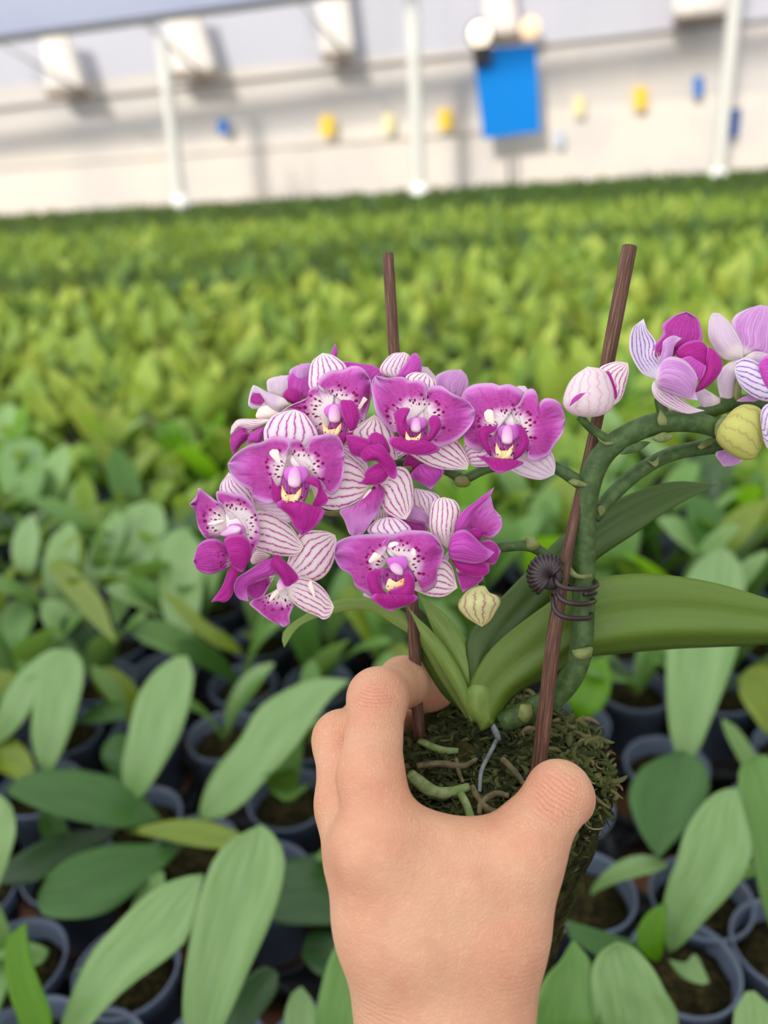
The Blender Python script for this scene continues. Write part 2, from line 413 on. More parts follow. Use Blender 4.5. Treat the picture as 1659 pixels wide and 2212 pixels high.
Mt['leaf'] = leafmat('field_leaf', False); Mt['leaf_far'] = leafmat('field_leaf_far', True)
def tintleaf(name, c1, c2, rough=0.38, tr=0.3, tint=(0.30, 0.50, 0.05), mid=0.3, sheen=0.0):
    m = mat(name, rough=rough, spec=0.5); n = N(m); u, v = n.uv()
    nz = n.noise(n.vec(n.m('MULTIPLY', u, 6), n.m('MULTIPLY', v, 2)), 1.6, 3)
    c = n.mix(n.m('MULTIPLY', n.ss(nz, 0.35, 0.65), 0.8), c1, c2)
    md = n.m('SUBTRACT', 1.0, n.ss(n.m('ABSOLUTE', n.m('SUBTRACT', u, 0.5)), 0.0, 0.09))
    c = n.mix(n.m('MULTIPLY', md, mid), c, tuple(x * 0.55 for x in c1))
    n.color(c); nn = n.noise(n.vec(n.m('MULTIPLY', u, 60), n.m('MULTIPLY', v, 6)), 1.0, 2); n.bump(nn, 0.15, 0.0006)
    n.translucent(tr, tint=tint); return m
LM = {
 'pale': tintleaf('leaf_pale', lin(142, 176, 112), lin(120, 160, 88), rough=.33),
 'mid': tintleaf('leaf_mid', lin(112, 154, 76), lin(98, 142, 66)),
 'green': tintleaf('leaf_green', lin(72, 116, 50), lin(60, 104, 42)),
 'dark': tintleaf('leaf_dark', lin(44, 78, 34), lin(52, 90, 40), tr=0.15),
 'olive': tintleaf('leaf_olive', lin(128, 148, 40), lin(108, 132, 36)),
 'lime': tintleaf('leaf_lime', lin(142, 172, 62), lin(116, 152, 56), rough=.5, tr=.4, tint=(0.4, 0.6, 0.06)),
 'bright': tintleaf('leaf_bright', lin(110, 158, 20), lin(92, 146, 18), tr=0.5, tint=(0.35, 0.7, 0.02)),
}
mp = mat('pot_plastic', lin(110, 122, 146), 0.22, 0.5); np_ = N(mp); mp.node_tree.nodes['Principled BSDF'].inputs['Transmission Weight'].default_value = 0.35
np_.color(np_.mix(np_.noise(np_.obj(), 40, 2), lin(122, 136, 160), lin(150, 162, 184))); np_.translucent(0.3)
Mt['pot'] = mp
def mossmat():
    m = mat('moss', rough=0.95, spec=0.1); n = N(m); o = n.obj()
    a = n.noise(o, 140, 6, 0.7)
    c = n.ramp(a, [(0.25, lin(14, 14, 8)), (0.45, lin(40, 38, 20)), (0.6, lin(72, 64, 36)), (0.75, lin(116, 98, 66))])
    n.color(c); n.bump(n.noise(o, 260, 6, 0.7), 1.0, 0.004); return m
Mt['moss'] = mossmat()

# ---- pot template (rim radius 0.041, height 0.075, rim at local z=0)
PR, PH = 0.040, 0.078
def ringrev(prof, m=32):
    V = []; F = []; n = len(prof)
    for (r, z) in prof:
        for j in range(m): th = 2 * PI * j / m; V.append((r * math.cos(th), r * math.sin(th), z))
    F = [(i * m + j, i * m + (j + 1) % m, (i + 1) * m + (j + 1) % m, (i + 1) * m + j) for i in range(n - 1) for j in range(m)]
    return V, F
pv, pf = ringrev([(PR * .76, -PH), (PR * .78, -PH + .004), (PR * .95, -.008), (PR * 1.02, -.007), (PR * 1.05, -.002), (PR * 1.045, .0008), (PR * 1.0, .0005), (PR * .96, -.004), (PR * .74, -PH + .006), (0.0005, -PH + .006)])
mv, mf = ringrev([(0.0005, -.012), (PR * .3, -.010), (PR * .6, -.014), (PR * .89, -.018), (PR * .84, -.036), (0.0005, -.036)])
mv = [(x + .003 * noise.noise(Vector((x * 90, y * 90, 1))), y, z + .006 * noise.noise(Vector((x * 120, y * 120, 5)))) for x, y, z in mv]

def leaf_template(L, Wd, rise, droop, fold, nv=9, nu=4, twist=0.0):
    """leaf growing along +X from the origin; rise = start elevation angle, droop = total bend down"""
    V = []; UV = []; x = z = 0.0
    for i in range(nv):
        s = i / (nv - 1); an = rise - droop * s ** 1.3
        if i: x += L / (nv - 1) * math.cos(an); z += L / (nv - 1) * math.sin(an)
        w = Wd / 2 * (0.28 + 0.72 * math.sin(min(1, s * 1.55 + .0) * PI / 2)) if s < .62 else Wd / 2 * math.sqrt(max(0, 1 - ((s - .62) / .385) ** 2.2))
        w = max(w, 0.0012)
        for j in range(nu + 1):
            q = 2 * j / nu - 1; zz = fold * abs(q) * w * (1.6 - s)
            tw = twist * s
            V.append((x - zz * math.sin(an), q * w * math.cos(tw), z + zz * math.cos(an) + q * w * math.sin(tw))); UV.append((j / nu, s))
    F = [(i * (nu + 1) + j, i * (nu + 1) + j + 1, (i + 1) * (nu + 1) + j + 1, (i + 1) * (nu + 1) + j) for i in range(nv - 1) for j in range(nu)]
    return V, F, UV
LT = []
for k in range(9):
    LT.append(leaf_template(random.uniform(.130, .185), random.uniform(.046, .060), random.uniform(1.05, 1.48), random.uniform(.15, .9), random.uniform(.10, .38), twist=random.uniform(-.4, .4)))
Lmesh = []
for k, (V, F, UV) in enumerate(LT):
    me = bpy.data.meshes.new('leaf'); me.from_pydata(V, [], F); l = me.uv_layers.new(name='UVMap')
    for lp_ in me.loops: l.data[lp_.index].uv = UV[lp_.vertex_index]
    me.polygons.foreach_set('use_smooth', [True] * len(me.polygons)); me.materials.append(Mt['leaf']); Lmesh.append(me)
def raw_mesh(name, V, F, m):
    me = bpy.data.meshes.new(name); me.from_pydata(V, [], F); me.polygons.foreach_set('use_smooth', [True] * len(F)); me.materials.append(m); return me
pot_me = raw_mesh('pot', pv, pf, Mt['pot']); moss_me = raw_mesh('moss', mv, mf, Mt['moss'])
def child(name, me, parent, rot=(0, 0, 0), sc=1.0, loc=(0, 0, 0)):
    o = bpy.data.objects.new(name, me); COL.objects.link(o); o.parent = parent; o.rotation_euler = rot; o.scale = (sc,) * 3; o.location = loc; return o

# ---- hero plants: leaves whose outlines the photo shows clearly.
# rails: list of photo points with base first, 'k' = index of the tip; heights (over the rim) of base and tip
def rails(pts, k, n):
    pts = [tuple(p) for p in pts]
    Lr = catmull(pts[:k + 1], n); Rr = catmull(pts[k:] + [pts[0]], n)[::-1]
    return Lr, Rr
def hero_leaf(pts, k, hb, ht, m, parent, arch=0.3, fold=0.10, nv=18, nu=8, label=None):
    Lr, Rr = rails(pts, k, nv); V = []; UV = []
    for i in range(nv):
        s = i / (nv - 1); h0 = hb + (ht - hb) * (s + arch * math.sin(PI * s) * 0.5)
        a = Lr[i]; b = Rr[i]
        for j in range(nu + 1):
            u = j / nu; q = abs(2 * u - 1); p = a * (1 - u) + b * u
            w = math.hypot(*(a - b)) / FP * 0.6
            V.append(on_height(p[0], p[1], RIM + h0 + fold * q ** 1.4 * w)); UV.append((u, s))
    F = [(i * (nu + 1) + j, i * (nu + 1) + j + 1, (i + 1) * (nu + 1) + j + 1, (i + 1) * (nu + 1) + j) for i in range(nv - 1) for j in range(nu)]
    o = mesh_obj('leaf', V, F, m, parent, uv=UV)
    sm = o.modifiers.new('th', 'SOLIDIFY'); sm.thickness = 0.0012
    return o
c5 = lambda L: [(x / 2.183, 1400 + y / 2.183) for x, y in L]
c6 = lambda L: [(1150 + x / 2.7249, 1400 + y / 2.7249) for x, y in L]
cm = lambda L: [(x / 2.37, 900 + y / 2.37) for x, y in L]
HERO = []
HERO.append(((420, 1835), 'potted orchid plant with five spreading leaves left of the hand', [
 (c5([(880,920),(700,925),(520,930),(350,980),(240,1060),(180,1160),(190,1250),(300,1280),(480,1260),(620,1170),(760,1050)]),5,.02,.07,'green'),
 (c5([(760,810),(620,640),(450,590),(300,570),(120,600),(20,680),(200,770),(400,825),(600,850)]),5,.02,.075,'green'),
 (c5([(600,865),(700,830),(850,805),(1000,820),(1150,880),(1080,940),(900,930),(750,895)]),4,.03,.05,'olive'),
 (c5([(560,850),(400,860),(250,890),(50,1000),(-60,1120),(150,1110),(300,1030),(500,910)]),4,.01,.03,'dark'),
 (c5([(930,810),(960,680),(1020,560),(1130,430),(1220,280),(1380,180),(1500,140),(1650,150),(1560,230),(1480,340),(1380,480),(1250,620),(1150,730),(1040,800)]),7,.03,.13,'pale')]))
HERO.append(((455, 2290), 'potted orchid plant with one long upright pale leaf at bottom left', [
 (c5([(950,1950),(870,1800),(865,1600),(900,1350),(940,1180),(1000,1010),(1080,910),(1230,830),(1300,890),(1340,980),(1335,1080),(1290,1250),(1180,1500),(1060,1773)]),7,.03,.13,'pale'),
 (c5([(1010,1900),(1080,1700),(1160,1560),(1250,1500),(1310,1530),(1300,1620),(1230,1720),(1120,1850)]),4,.01,.04,'dark')]))
HERO.append(((190, 2300), 'potted orchid plant with a broad pale leaf slanting up at bottom left', [
 (c5([(300,1950),(285,1780),(330,1650),(420,1450),(560,1290),(720,1140),(860,1080),(960,1065),(900,1330),(800,1450),(600,1600),(430,1773)]),7,.03,.10,'pale')]))
HERO.append(((60, 2270), 'potted orchid plant with a small bright green leaf in the bottom left corner', [
 (c5([(130,1950),(90,1773),(40,1620),(20,1450),(50,1350),(120,1295),(135,1450),(190,1600),(240,1773)]),5,.04,.09,'bright'),
 (c5([(-80,1900),(-60,1500),(60,1400),(150,1385),(230,1420),(200,1480),(60,1560)]),4,.01,.03,'mid')]))
HERO.append(((300, 1765), 'potted orchid plant with one tall paddle leaf left of the flowers', [
 (c5([(620,730),(570,600),(600,420),(640,250),(720,120),(820,45),(880,35),(912,120),(890,270),(840,420),(770,550),(680,690)]),6,.03,.12,'pale'),
 (c5([(560,640),(480,520),(500,440),(560,400),(600,430),(600,560)]),3,.01,.05,'green')]))
HERO.append(((85, 1700), 'potted orchid plant with two joined tall leaves at the left edge', [
 (c5([(200,620),(150,450),(150,330),(180,180),(230,60),(320,0),(380,50),(392,150),(350,330),(300,470),(230,600)]),5,.03,.12,'pale'),
 (c5([(-40,480),(0,260),(90,120),(210,20),(300,-2),(250,100),(160,270),(60,400)]),4,.03,.11,'pale'),
 (c5([(-40,560),(-20,430),(60,420),(140,500),(160,590),(80,620)]),4,.02,.05,'olive')]))
HERO.append(((-70, 1930), 'potted orchid plant cut by the left edge with one pale leaf', [
 (c5([(-160,1150),(-120,800),(-20,690),(50,750),(70,850),(50,950),(0,1100),(-60,1180)]),3,.03,.10,'pale')]))
HERO.append(((690, 2290), 'potted orchid plant mostly hidden behind the wrist', [
 (c5([(1560,2000),(1490,1773),(1540,1500),(1620,1350),(1720,1250),(1790,1400),(1760,1773)]),4,.03,.10,'mid'),
 (c5([(1400,1900),(1340,1773),(1370,1640),(1420,1595),(1480,1680),(1500,1800)]),3,.02,.05,'pale'),
 (c5([(1700,1150),(1560,980),(1420,990),(1330,1020),(1260,1160),(1290,1290),(1450,1310),(1640,1290)]),4,.02,.05,'dark'),
 (c5([(1640,1500),(1560,1330),(1450,1350),(1420,1450),(1480,1530),(1560,1560)]),3,.01,.03,'dark')]))
HERO.append(((1478, 2085), 'potted orchid plant in a ringed pot with one long leaf at bottom right', [
 (c6([(800,1800),(760,1600),(800,1380),(850,1250),(900,1080),(1000,920),(1100,840),(1205,820),(1240,950),(1290,1200),(1200,1400),(1000,1620),(880,1750)]),7,.02,.12,'pale'),
 (c6([(740,1850),(650,1800),(615,1690),(680,1560),(772,1505),(785,1650),(770,1780)]),4,.02,.06,'bright'),
 (c6([(800,1830),(900,1850),(960,1800),(1040,1960),(1000,1975),(880,1930)]),3,.01,.02,'pale')]))
HERO.append(((1440, 1650), 'potted orchid plant with a drooping heart shaped leaf right of the root ball', [
 (c6([(900,700),(850,640),(800,400),(790,0),(830,-250),(980,-520),(1130,-600),(1250,-450),(1230,-100),(1160,150),(1050,430),(980,600)]),6,.03,.13,'pale'),
 (c6([(880,600),(760,640),(650,700),(590,780),(565,880),(600,1010),(660,1130),(742,1242),(850,1130),(960,1010),(1030,880),(1045,780),(990,660)]),7,.07,.045,'green'),
 (c6([(880,660),(840,560),(850,460),(900,370),(970,345),(1005,420),(970,540),(930,640)]),4,.03,.06,'olive')]))
HERO.append(((1720, 1620), 'potted orchid plant at the right edge with an olive leaf', [
 (c6([(1500,560),(1380,500),(1300,400),(1225,280),(1215,180),(1290,110),(1400,95),(1520,180)]),4,.05,.08,'olive')]))
HERO.append(((1700, 2040), 'potted orchid plant at the right edge with a tall leaf over its mossy pot', [
 (c6([(1440,1750),(1350,1480),(1300,1250),(1240,1000),(1215,800),(1230,690),(1300,635),(1400,640),(1480,800),(1520,1300)]),6,.03,.12,'mid')]))
HERO.append(((1290, 2290), 'potted orchid plant with two broad leaves below the root ball', [
 (c6([(560,2400),(380,2212),(350,2000),(360,1870),(410,1790),(500,1740),(600,1770),(710,1890),(790,2040),(860,2180),(800,2380)]),5,.03,.115,'pale'),
 (c6([(200,2450),(-40,2212),(0,2080),(90,1930),(160,1860),(240,1720),(340,1840),(385,2000),(390,2212)]),5,.03,.11,'mid'),
 (c6([(500,1990),(400,1830),(240,1720),(200,1600),(330,1640),(480,1690),(620,1760)]),3,.02,.05,'green')]))
HERO.append(((1235, 1560), 'potted orchid plant with a bright green leaf behind the root ball', [
 (c6([(260,420),(200,280),(300,130),(380,60),(440,40),(462,200),(430,320),(350,400)]),4,.04,.09,'bright')]))
HERO.append(((250, 1390), 'potted orchid plant with three long pale leaves far left of the flowers', [
 (cm([(760,420),(640,480),(590,600),(570,780),(555,950),(590,1090),(670,960),(760,800),(845,650),(840,480)]),5,.12,.05,'pale'),
 (cm([(600,470),(500,600),(430,760),(395,840),(450,890),(520,880),(590,740),(650,560)]),4,.12,.06,'pale'),
 (cm([(960,560),(880,590),(830,650),(810,800),(820,950),(870,1080),(960,1160),(1010,1050),(1045,880),(1040,700)]),6,.12,.05,'pale'),
 (cm([(230,720),(330,730),(430,820),(530,950),(595,1160),(510,1090),(400,980),(300,860)]),4,.09,.12,'olive')]))
HERO.append(((60, 1290), 'potted orchid plant with pale leaves at the left edge above the tall joined pair', [
 (cm([(60,520),(-20,300),(0,150),(120,110),(220,140),(235,280),(180,430)]),4,.05,.13,'mid'),
 (cm([(130,850),(60,720),(80,580),(170,490),(205,620),(180,760)]),3,.06,.12,'pale'),
 (cm([(60,1200),(0,1080),(40,960),(130,930),(180,1020),(130,1130)]),3,.05,.08,'mid')]))
HERO.append(((355, 1450), 'potted orchid plant with a short dark leaf under the lowest left flower', [
 (cm([(950,1210),(860,1180),(780,1110),(770,1075),(850,1060),(930,1120)]),3,.05,.07,'dark'),
 (cm([(1250,1215),(1120,1180),(980,1080),(840,920),(830,890),(920,930),(1060,1050),(1180,1130)]),4,.05,.12,'olive')]))
hero_xy = []
for (pc, lab, leaves) in HERO:
    c = on_height(pc[0], pc[1], RIM); hero_xy.append(c[:2])
    root = empty('potted_orchid', (c[0], c[1], RIM - PH)); tag(root, lab, 'potted plant', 'potted orchid plants in the nearest rows')
    child('pot', pot_me, root, loc=(0, 0, PH)); child('moss', moss_me, root, loc=(0, 0, PH), rot=(0, 0, random.uniform(0, 6)))
    for (pts, k, hb, ht, cl) in leaves: hero_leaf(pts, k, hb, ht, LM[cl], root)

# ---- the other plants: pots in trays on a slightly turned grid
PITCHG = 0.093; TH = math.radians(-7)
ct, st = math.cos(TH), math.sin(TH)
cells = []
for iy in range(-2, 134):
    for ix in range(-80, 81):
        gx, gy = ix * PITCHG, 0.12 + iy * PITCHG
        x, y = gx * ct - gy * st, gx * st + gy * ct
        if y < 0.2 or y > 11.9: continue
        if abs(x) > 0.60 * y + 0.28: continue
        cells.append((x, y, ix, iy))
cells.sort(key=lambda c: c[1])
def tint_zone(x, y):
    """base leaf tone at a spot: paler and darker bands lie in cross rows"""
    w = y + 0.06 * x
    if w > 7.4: b = 0.06
    elif w > 5.2: b = 0.64
    elif w > 4.3: b = 0.25 if x > -0.8 else 0.50
    elif w > 3.5: b = 0.66 if x > 0.2 else 0.24
    elif w > 1.2: b = 0.72
    else: b = 0.45
    return b
near = []; far = []
for c in cells:
    if len(near) < 283 and c[1] < 3.2: near.append(c)
    else: far.append(c)
kinds = ['lime', 'pale', 'mid', 'green', 'olive', 'bright', 'dark']
Lk = {}
for kk in kinds:
    for li, me in enumerate(Lmesh):
        m2 = me.copy(); m2.materials.clear(); m2.materials.append(LM[kk]); Lk[kk, li] = m2
def plant_leaves(x, y):
    n = random.choice((4, 5, 5)) ; a0 = random.uniform(0, 2 * PI)
    out = []
    for k in range(n):
        a = a0 + (k % 2) * PI + random.uniform(-.55, .55); out.append((a, random.randrange(len(LT)), random.uniform(.72, 1.1) * (0.9 if y < .9 else 1.0)))
    return out
def zone_label(x, y):
    dx = 'left' if x < -0.33 * y else ('right' if x > 0.33 * y else 'middle')
    if y < 0.75: z = 'in the gaps between the large blurred plants'
    elif y < 1.1: z = 'in the rows just behind the held orchid'
    else: z = 'in the dense blurred rows behind the flowers'
    return f'small green potted orchid plant {z}', f'potted plants {z}'
nn_ = 0
for (x, y, ix, iy) in near:
    if any((x - h[0]) ** 2 + (y - h[1]) ** 2 < 0.068 ** 2 for h in hero_xy): continue
    jx, jy = x + random.uniform(-.003, .003), y + random.uniform(-.003, .003)
    root = empty('potted_orchid', (jx, jy, RIM - PH)); la, gr = zone_label(x, y); tag(root, la, 'potted plant', gr)
    child('pot', pot_me, root, loc=(0, 0, PH)); child('moss', moss_me, root, loc=(0, 0, PH), rot=(0, 0, random.uniform(0, 6)))
    lv = plant_leaves(x, y)
    if y < 0.58: lv = lv[:random.choice((0, 1, 2, 2))]
    elif y < .72: lv = lv[:3]
    elif y < 0.95: lv = lv[:4]
    b = tint_zone(x, y)
    for (a, li, sc) in lv:
        if y < 0.58: sc *= 0.55
        elif y < .72: sc *= .72
        t = min(1, max(0, b + random.gauss(0, .22)))
        kk = 'dark' if t < .12 else 'green' if t < .3 else 'mid' if t < .5 else 'pale' if t < .68 else 'olive' if t < .86 else 'bright'
        if y > 1.05 and kk in ('pale', 'mid', 'green') and random.random() < .55: kk = 'lime'
        child('leaf', Lk[kk, li], root, rot=(random.uniform(-.15, .15), random.uniform(-.2, .2), a), sc=sc, loc=(.004 * math.cos(a), .004 * math.sin(a), PH - .004))
    nn_ += 1
print('near plants', nn_, 'far', len(far))
# far plants: past three hundred, one mass
VV = []; FF = []; UU = []; AA = []; off = 0
LTlow = [leaf_template(random.uniform(.135, .185), random.uniform(.050, .064), random.uniform(1.0, 1.5), random.uniform(.15, .9), random.uniform(.10, .35), nv=5, nu=2, twist=random.uniform(-.5, .5)) for k in range(9)]
LTa = [(np.array(V), np.array(F), np.array(UV)) for V, F, UV in LTlow]
for (x, y, ix, iy) in far:
    if (ix + iy) % 2 and y > 1.9: continue
    b = tint_zone(x, y)
    x += random.uniform(-.006, .006); y += random.uniform(-.006, .006)
    for (a, li, sc) in plant_leaves(x, y):
        V, F, UV = LTa[li]; c_, s_ = math.cos(a), math.sin(a)
        tl = random.uniform(-.2, .2); ctl, stl = math.cos(tl), math.sin(tl)
        X = V * sc; X = np.c_[X[:, 0] * ctl + X[:, 2] * stl, X[:, 1], -X[:, 0] * stl + X[:, 2] * ctl]
        VV.append(np.c_[X[:, 0] * c_ - X[:, 1] * s_ + x, X[:, 0] * s_ + X[:, 1] * c_ + y, X[:, 2] + RIM])
        FF.append(F + off); off += len(V); UU.append(UV); AA.append(np.full(len(V), min(1, max(0, b + random.gauss(0, .22)))))
VV = np.vstack(VV); FF = np.vstack(FF); UU = np.vstack(UU).astype(np.float32); AA = np.concatenate(AA).astype(np.float32)
me = bpy.data.meshes.new('orchid_rows'); me.vertices.add(len(VV)); me.vertices.foreach_set('co', VV.ravel().astype(np.float32))
me.loops.add(len(FF) * 4); me.loops.foreach_set('vertex_index', FF.ravel().astype(np.int32))
me.polygons.add(len(FF)); me.polygons.foreach_set('loop_start', np.arange(0, len(FF) * 4, 4, dtype=np.int32))
me.update(calc_edges=True)
l_ = me.uv_layers.new(name='UVMap'); l_.data.foreach_set('uv', UU[FF.ravel()].ravel())
at = me.attributes.new('tint', 'FLOAT', 'POINT'); at.data.foreach_set('value', AA)
me.polygons.foreach_set('use_smooth', [True] * len(FF)); me.materials.append(Mt['leaf_far']); me.validate()
o = bpy.data.objects.new('orchid_rows', me); COL.objects.link(o); tag(o, 'countless green orchid leaves filling the far rows to the wall', 'potted plants', kind='stuff')
# dark bench cloth under the far rows
MB().box((0, 7.4, RIM - 0.03), (14, 9.2, 0.02)).build('bench_cloth', Mt['black'], smooth=False)
tag(bpy.data.objects['bench_cloth'], 'black cloth under the far rows of plants', 'cloth')
# black trays under the near plants
tm = MB(); nx, ny = 4, 3
for i in range(nx + 1): tm.box(((i - nx / 2) * PITCHG, 0, 0), (0.020, ny * PITCHG - .002, 0.016))
for j in range(ny + 1): tm.box((0, (j - ny / 2) * PITCHG, 0.0), (nx * PITCHG - .002, 0.020, 0.018))
for i in range(nx):
    for j in range(ny):
        V, F = ringrev([(PR * 1.04, -.006), (PR * 1.14, -.006), (PR * 1.14, .012), (PR * 1.04, .012), (PR * 1.04, -.006)], 24)
        cx, cy = (i + .5 - nx / 2) * PITCHG, (j + .5 - ny / 2) * PITCHG
        tm.add([(a + cx, b + cy, c) for a, b, c in V], F)
tray = raw_mesh('pot_tray', tm.V, tm.F, Mt['black'])
kk = 0
for ty in range(0, 12):
    for tx in range(-8, 9):
        gx, gy = (tx * nx) * PITCHG, 0.12 + (ty * ny + 0.0) * PITCHG
        x, y = gx * ct - gy * st, gx * st + gy * ct
        if y > 2.9 or abs(x) > 0.56 * max(y, .3) + 0.35: continue
        o = bpy.data.objects.new('pot_tray', tray); COL.objects.link(o); o.location = (x + .5 * PITCHG, y, RIM - .09); o.rotation_euler = (0, 0, TH)
        tag(o, 'black open lattice plastic tray holding the pots', 'tray', 'black pot trays on the bench')
# ================================================================== THE HELD ORCHID
def petalmat(name, deep, pale, edge, spots=True, white=0.33, tipfade=0.0, radial=False):
    """white throat with maroon spots, magenta body with darker nerves, pale lilac rim; u across, v from base to tip"""
    m = mat(name, rough=0.55, spec=0.25); n = N(m); u, v = n.uv()
    au = n.m('ABSOLUTE', n.m('SUBTRACT', n.m('MULTIPLY', u, 2), 1))
    nz = n.noise(n.vec(n.m('MULTIPLY', u, 5), n.m('MULTIPLY', v, 2.5)), 2.0, 3)
    su, sv = (n.m('MULTIPLY', n.uv2()[1], 1.0), n.uv2()[0]) if radial else (u, v)
    vv = n.m('ADD', sv, n.m('MULTIPLY', n.m('SUBTRACT', nz, 0.5), 0.22 if radial else 0.16))
    nerve = n.noise(n.vec(n.m('MULTIPLY', su, 9 if radial else 26), n.m('MULTIPLY', sv, 1.6)), 1.0, 2)
    body = n.mix(n.ss(nerve, 0.38, 0.60), pale, deep)
    body = n.mix(n.m('MULTIPLY', n.ss(vv, 0.45, 1.05), 0.55), body, pale)
    if radial:
        mid_ = n.m('MULTIPLY', n.ss(sv, .50, .66), n.m('SUBTRACT', 1.0, n.ss(vv, .78, 1.12)))
        body = n.mix(n.m('MULTIPLY', n.ss(vv, .85, 1.45), .42), body, edge)
        vn = n.noise(n.vec(n.m('MULTIPLY', su, 16), n.m('MULTIPLY', sv, 1.2), 3.0), 1.0, 2)
        body = n.mix(n.m('MULTIPLY', n.m('MULTIPLY', n.ss(vn, .54, .64), n.m('SUBTRACT', 1.0, n.ss(vv, .95, 1.35))), .75), body, tuple(x * .62 for x in deep))
        body = n.mix(n.m('MULTIPLY', mid_, .75), body, tuple(x * .86 for x in deep))
    fine = n.noise(n.obj(), 900, 3)
    body = n.mix(n.m('MULTIPLY', fine, 0.25), body, edge)
    c = n.mix(n.ss(vv, white - 0.06, white + (0.20 if radial else 0.10)), lin(252, 240, 240), body)
    if spots:
        vo = n.n('ShaderNodeTexVoronoi'); n.l(n.vec(n.m('MULTIPLY', su, 6.0 if radial else 11), n.m('MULTIPLY', sv, 8.5 if radial else 13)), vo.inputs['Vector']); vo.inputs['Scale'].default_value = 1.0
        vo.inputs['Randomness'].default_value = 0.7
        sp = n.m('SUBTRACT', 1.0, n.ss(vo.outputs['Distance'], 0.30, 0.42))
        band = n.m('MULTIPLY', n.ss(vv, white - 0.16, white - 0.06), n.m('SUBTRACT', 1.0, n.ss(vv, white + 0.20, white + 0.34)))
        c = n.mix(n.m('MULTIPLY', sp, band), c, lin(140, 12, 88))
    de = n.m('SUBTRACT', 1.0, n.m('MAXIMUM', au, n.m('MULTIPLY', n.m('SUBTRACT', v, 0.0), 1.0)))
    de = n.m('ADD', de, n.m('MULTIPLY', n.m('SUBTRACT', nz, 0.5), 0.06))
    rim = n.m('MULTIPLY', n.m('SUBTRACT', 1.0, n.ss(de, 0.0, 0.22)), n.ss(v, 0.12, 0.3))
    c = n.mix(n.m('MULTIPLY', rim, 0.9), c, edge)
    n.color(c); n.bump(n.noise(n.vec(n.m('MULTIPLY', u, 60), n.m('MULTIPLY', v, 12)), 1.0, 2), 0.5, 0.0006)
    n.translucent(0.25); return m
def sepalmat(name, ground, stripe, k=6, amount=0.9, tipc=None):
    m = mat(name, rough=0.6, spec=0.2); n = N(m); u, v = n.uv()
    nz = n.noise(n.vec(n.m('MULTIPLY', u, 3), n.m('MULTIPLY', v, 5)), 2.2, 3)
    uu = n.m('ADD', u, n.m('MULTIPLY', n.m('SUBTRACT', nz, 0.5), 0.09))
    w = n.m('ABSOLUTE', n.m('SUBTRACT', n.m('FRACT', n.m('MULTIPLY', uu, k)), 0.5))      # 0 = nerve
    thick = n.noise(n.vec(n.m('MULTIPLY', u, 14), n.m('MULTIPLY', v, 9)), 1.7, 2)
    line = n.m('SUBTRACT', 1.0, n.ss(n.m('ADD', w, n.m('MULTIPLY', n.m('SUBTRACT', thick, 0.5), 0.20)), 0.055, 0.135))
    fade = n.m('MULTIPLY', n.ss(v, 0.12, 0.34), n.m('SUBTRACT', 1.0, n.ss(v, 0.86, 0.99)))
    dash = n.ss(n.noise(n.vec(n.m('MULTIPLY', uu, k), n.m('MULTIPLY', v, 24)), 1.5, 1), 0.30, 0.45)
    f = n.m('MULTIPLY', n.m('MULTIPLY', line, fade), n.m('MULTIPLY', n.m('MAXIMUM', dash, n.ss(v, .35, .6)), amount))
    g = n.mix(n.m('MULTIPLY', n.noise(n.obj(), 260, 3), 0.5), ground, tuple(min(1, x * 1.03) for x in ground))
    halo = n.m('MULTIPLY', n.m('SUBTRACT', 1.0, n.ss(w, 0.15, 0.42)), n.m('MULTIPLY', fade, 0.16 * amount))
    g = n.mix(halo, g, stripe)
    if tipc: g = n.mix(n.ss(v, 0.90, 1.0), g, tipc)
    n.color(n.mix(f, g, stripe)); n.bump(thick, 0.2, 0.0005); n.translucent(0.25); return m
Q = {}
Q['petal'] = petalmat('petal_magenta', lin(202, 14, 164), lin(220, 92, 208), lin(234, 184, 236), radial=True, white=.42)
Q['petaldark'] = petalmat('petal_dark', lin(168, 10, 130), lin(198, 48, 172), lin(222, 140, 220), white=0.14)
Q['plain'] = petalmat('petal_plain', lin(196, 30, 168), lin(218, 92, 206), lin(228, 150, 226), spots=False, white=-0.3)
Q['lip'] = petalmat('lip_magenta', lin(172, 8, 124), lin(198, 30, 158), lin(216, 100, 206), spots=False, white=-0.3)
Q['lippale'] = petalmat('lip_spotted', lin(196, 60, 180), lin(222, 140, 214), lin(200, 90, 190), white=0.25)
Q['lilac'] = petalmat('petal_lilac', lin(206, 120, 208), lin(226, 172, 228), lin(238, 214, 240), spots=False, white=0.15)
Q['lavend'] = petalmat('petal_white_back', lin(228, 196, 226), lin(238, 220, 236), lin(244, 232, 240), spots=False, white=0.3)
Q['sepal'] = sepalmat('sepal_striped', lin(250, 238, 243), lin(192, 52, 170))
Q['sepalwarm'] = sepalmat('sepal_cream', lin(252, 240, 238), lin(190, 50, 158), tipc=lin(232, 226, 190))
Q['sepalfaint'] = sepalmat('sepal_faint', lin(240, 224, 232), lin(200, 120, 190), amount=0.5)
Q['sepalcool'] = sepalmat('sepal_cool', lin(238, 230, 246), lin(150, 60, 186), k=6)
Q['white'] = mat('throat_white', lin(248, 238, 238), 0.45, 0.35); 
Q['cream'] = mat('callus_cream', lin(252, 234, 220), 0.55, 0.25)
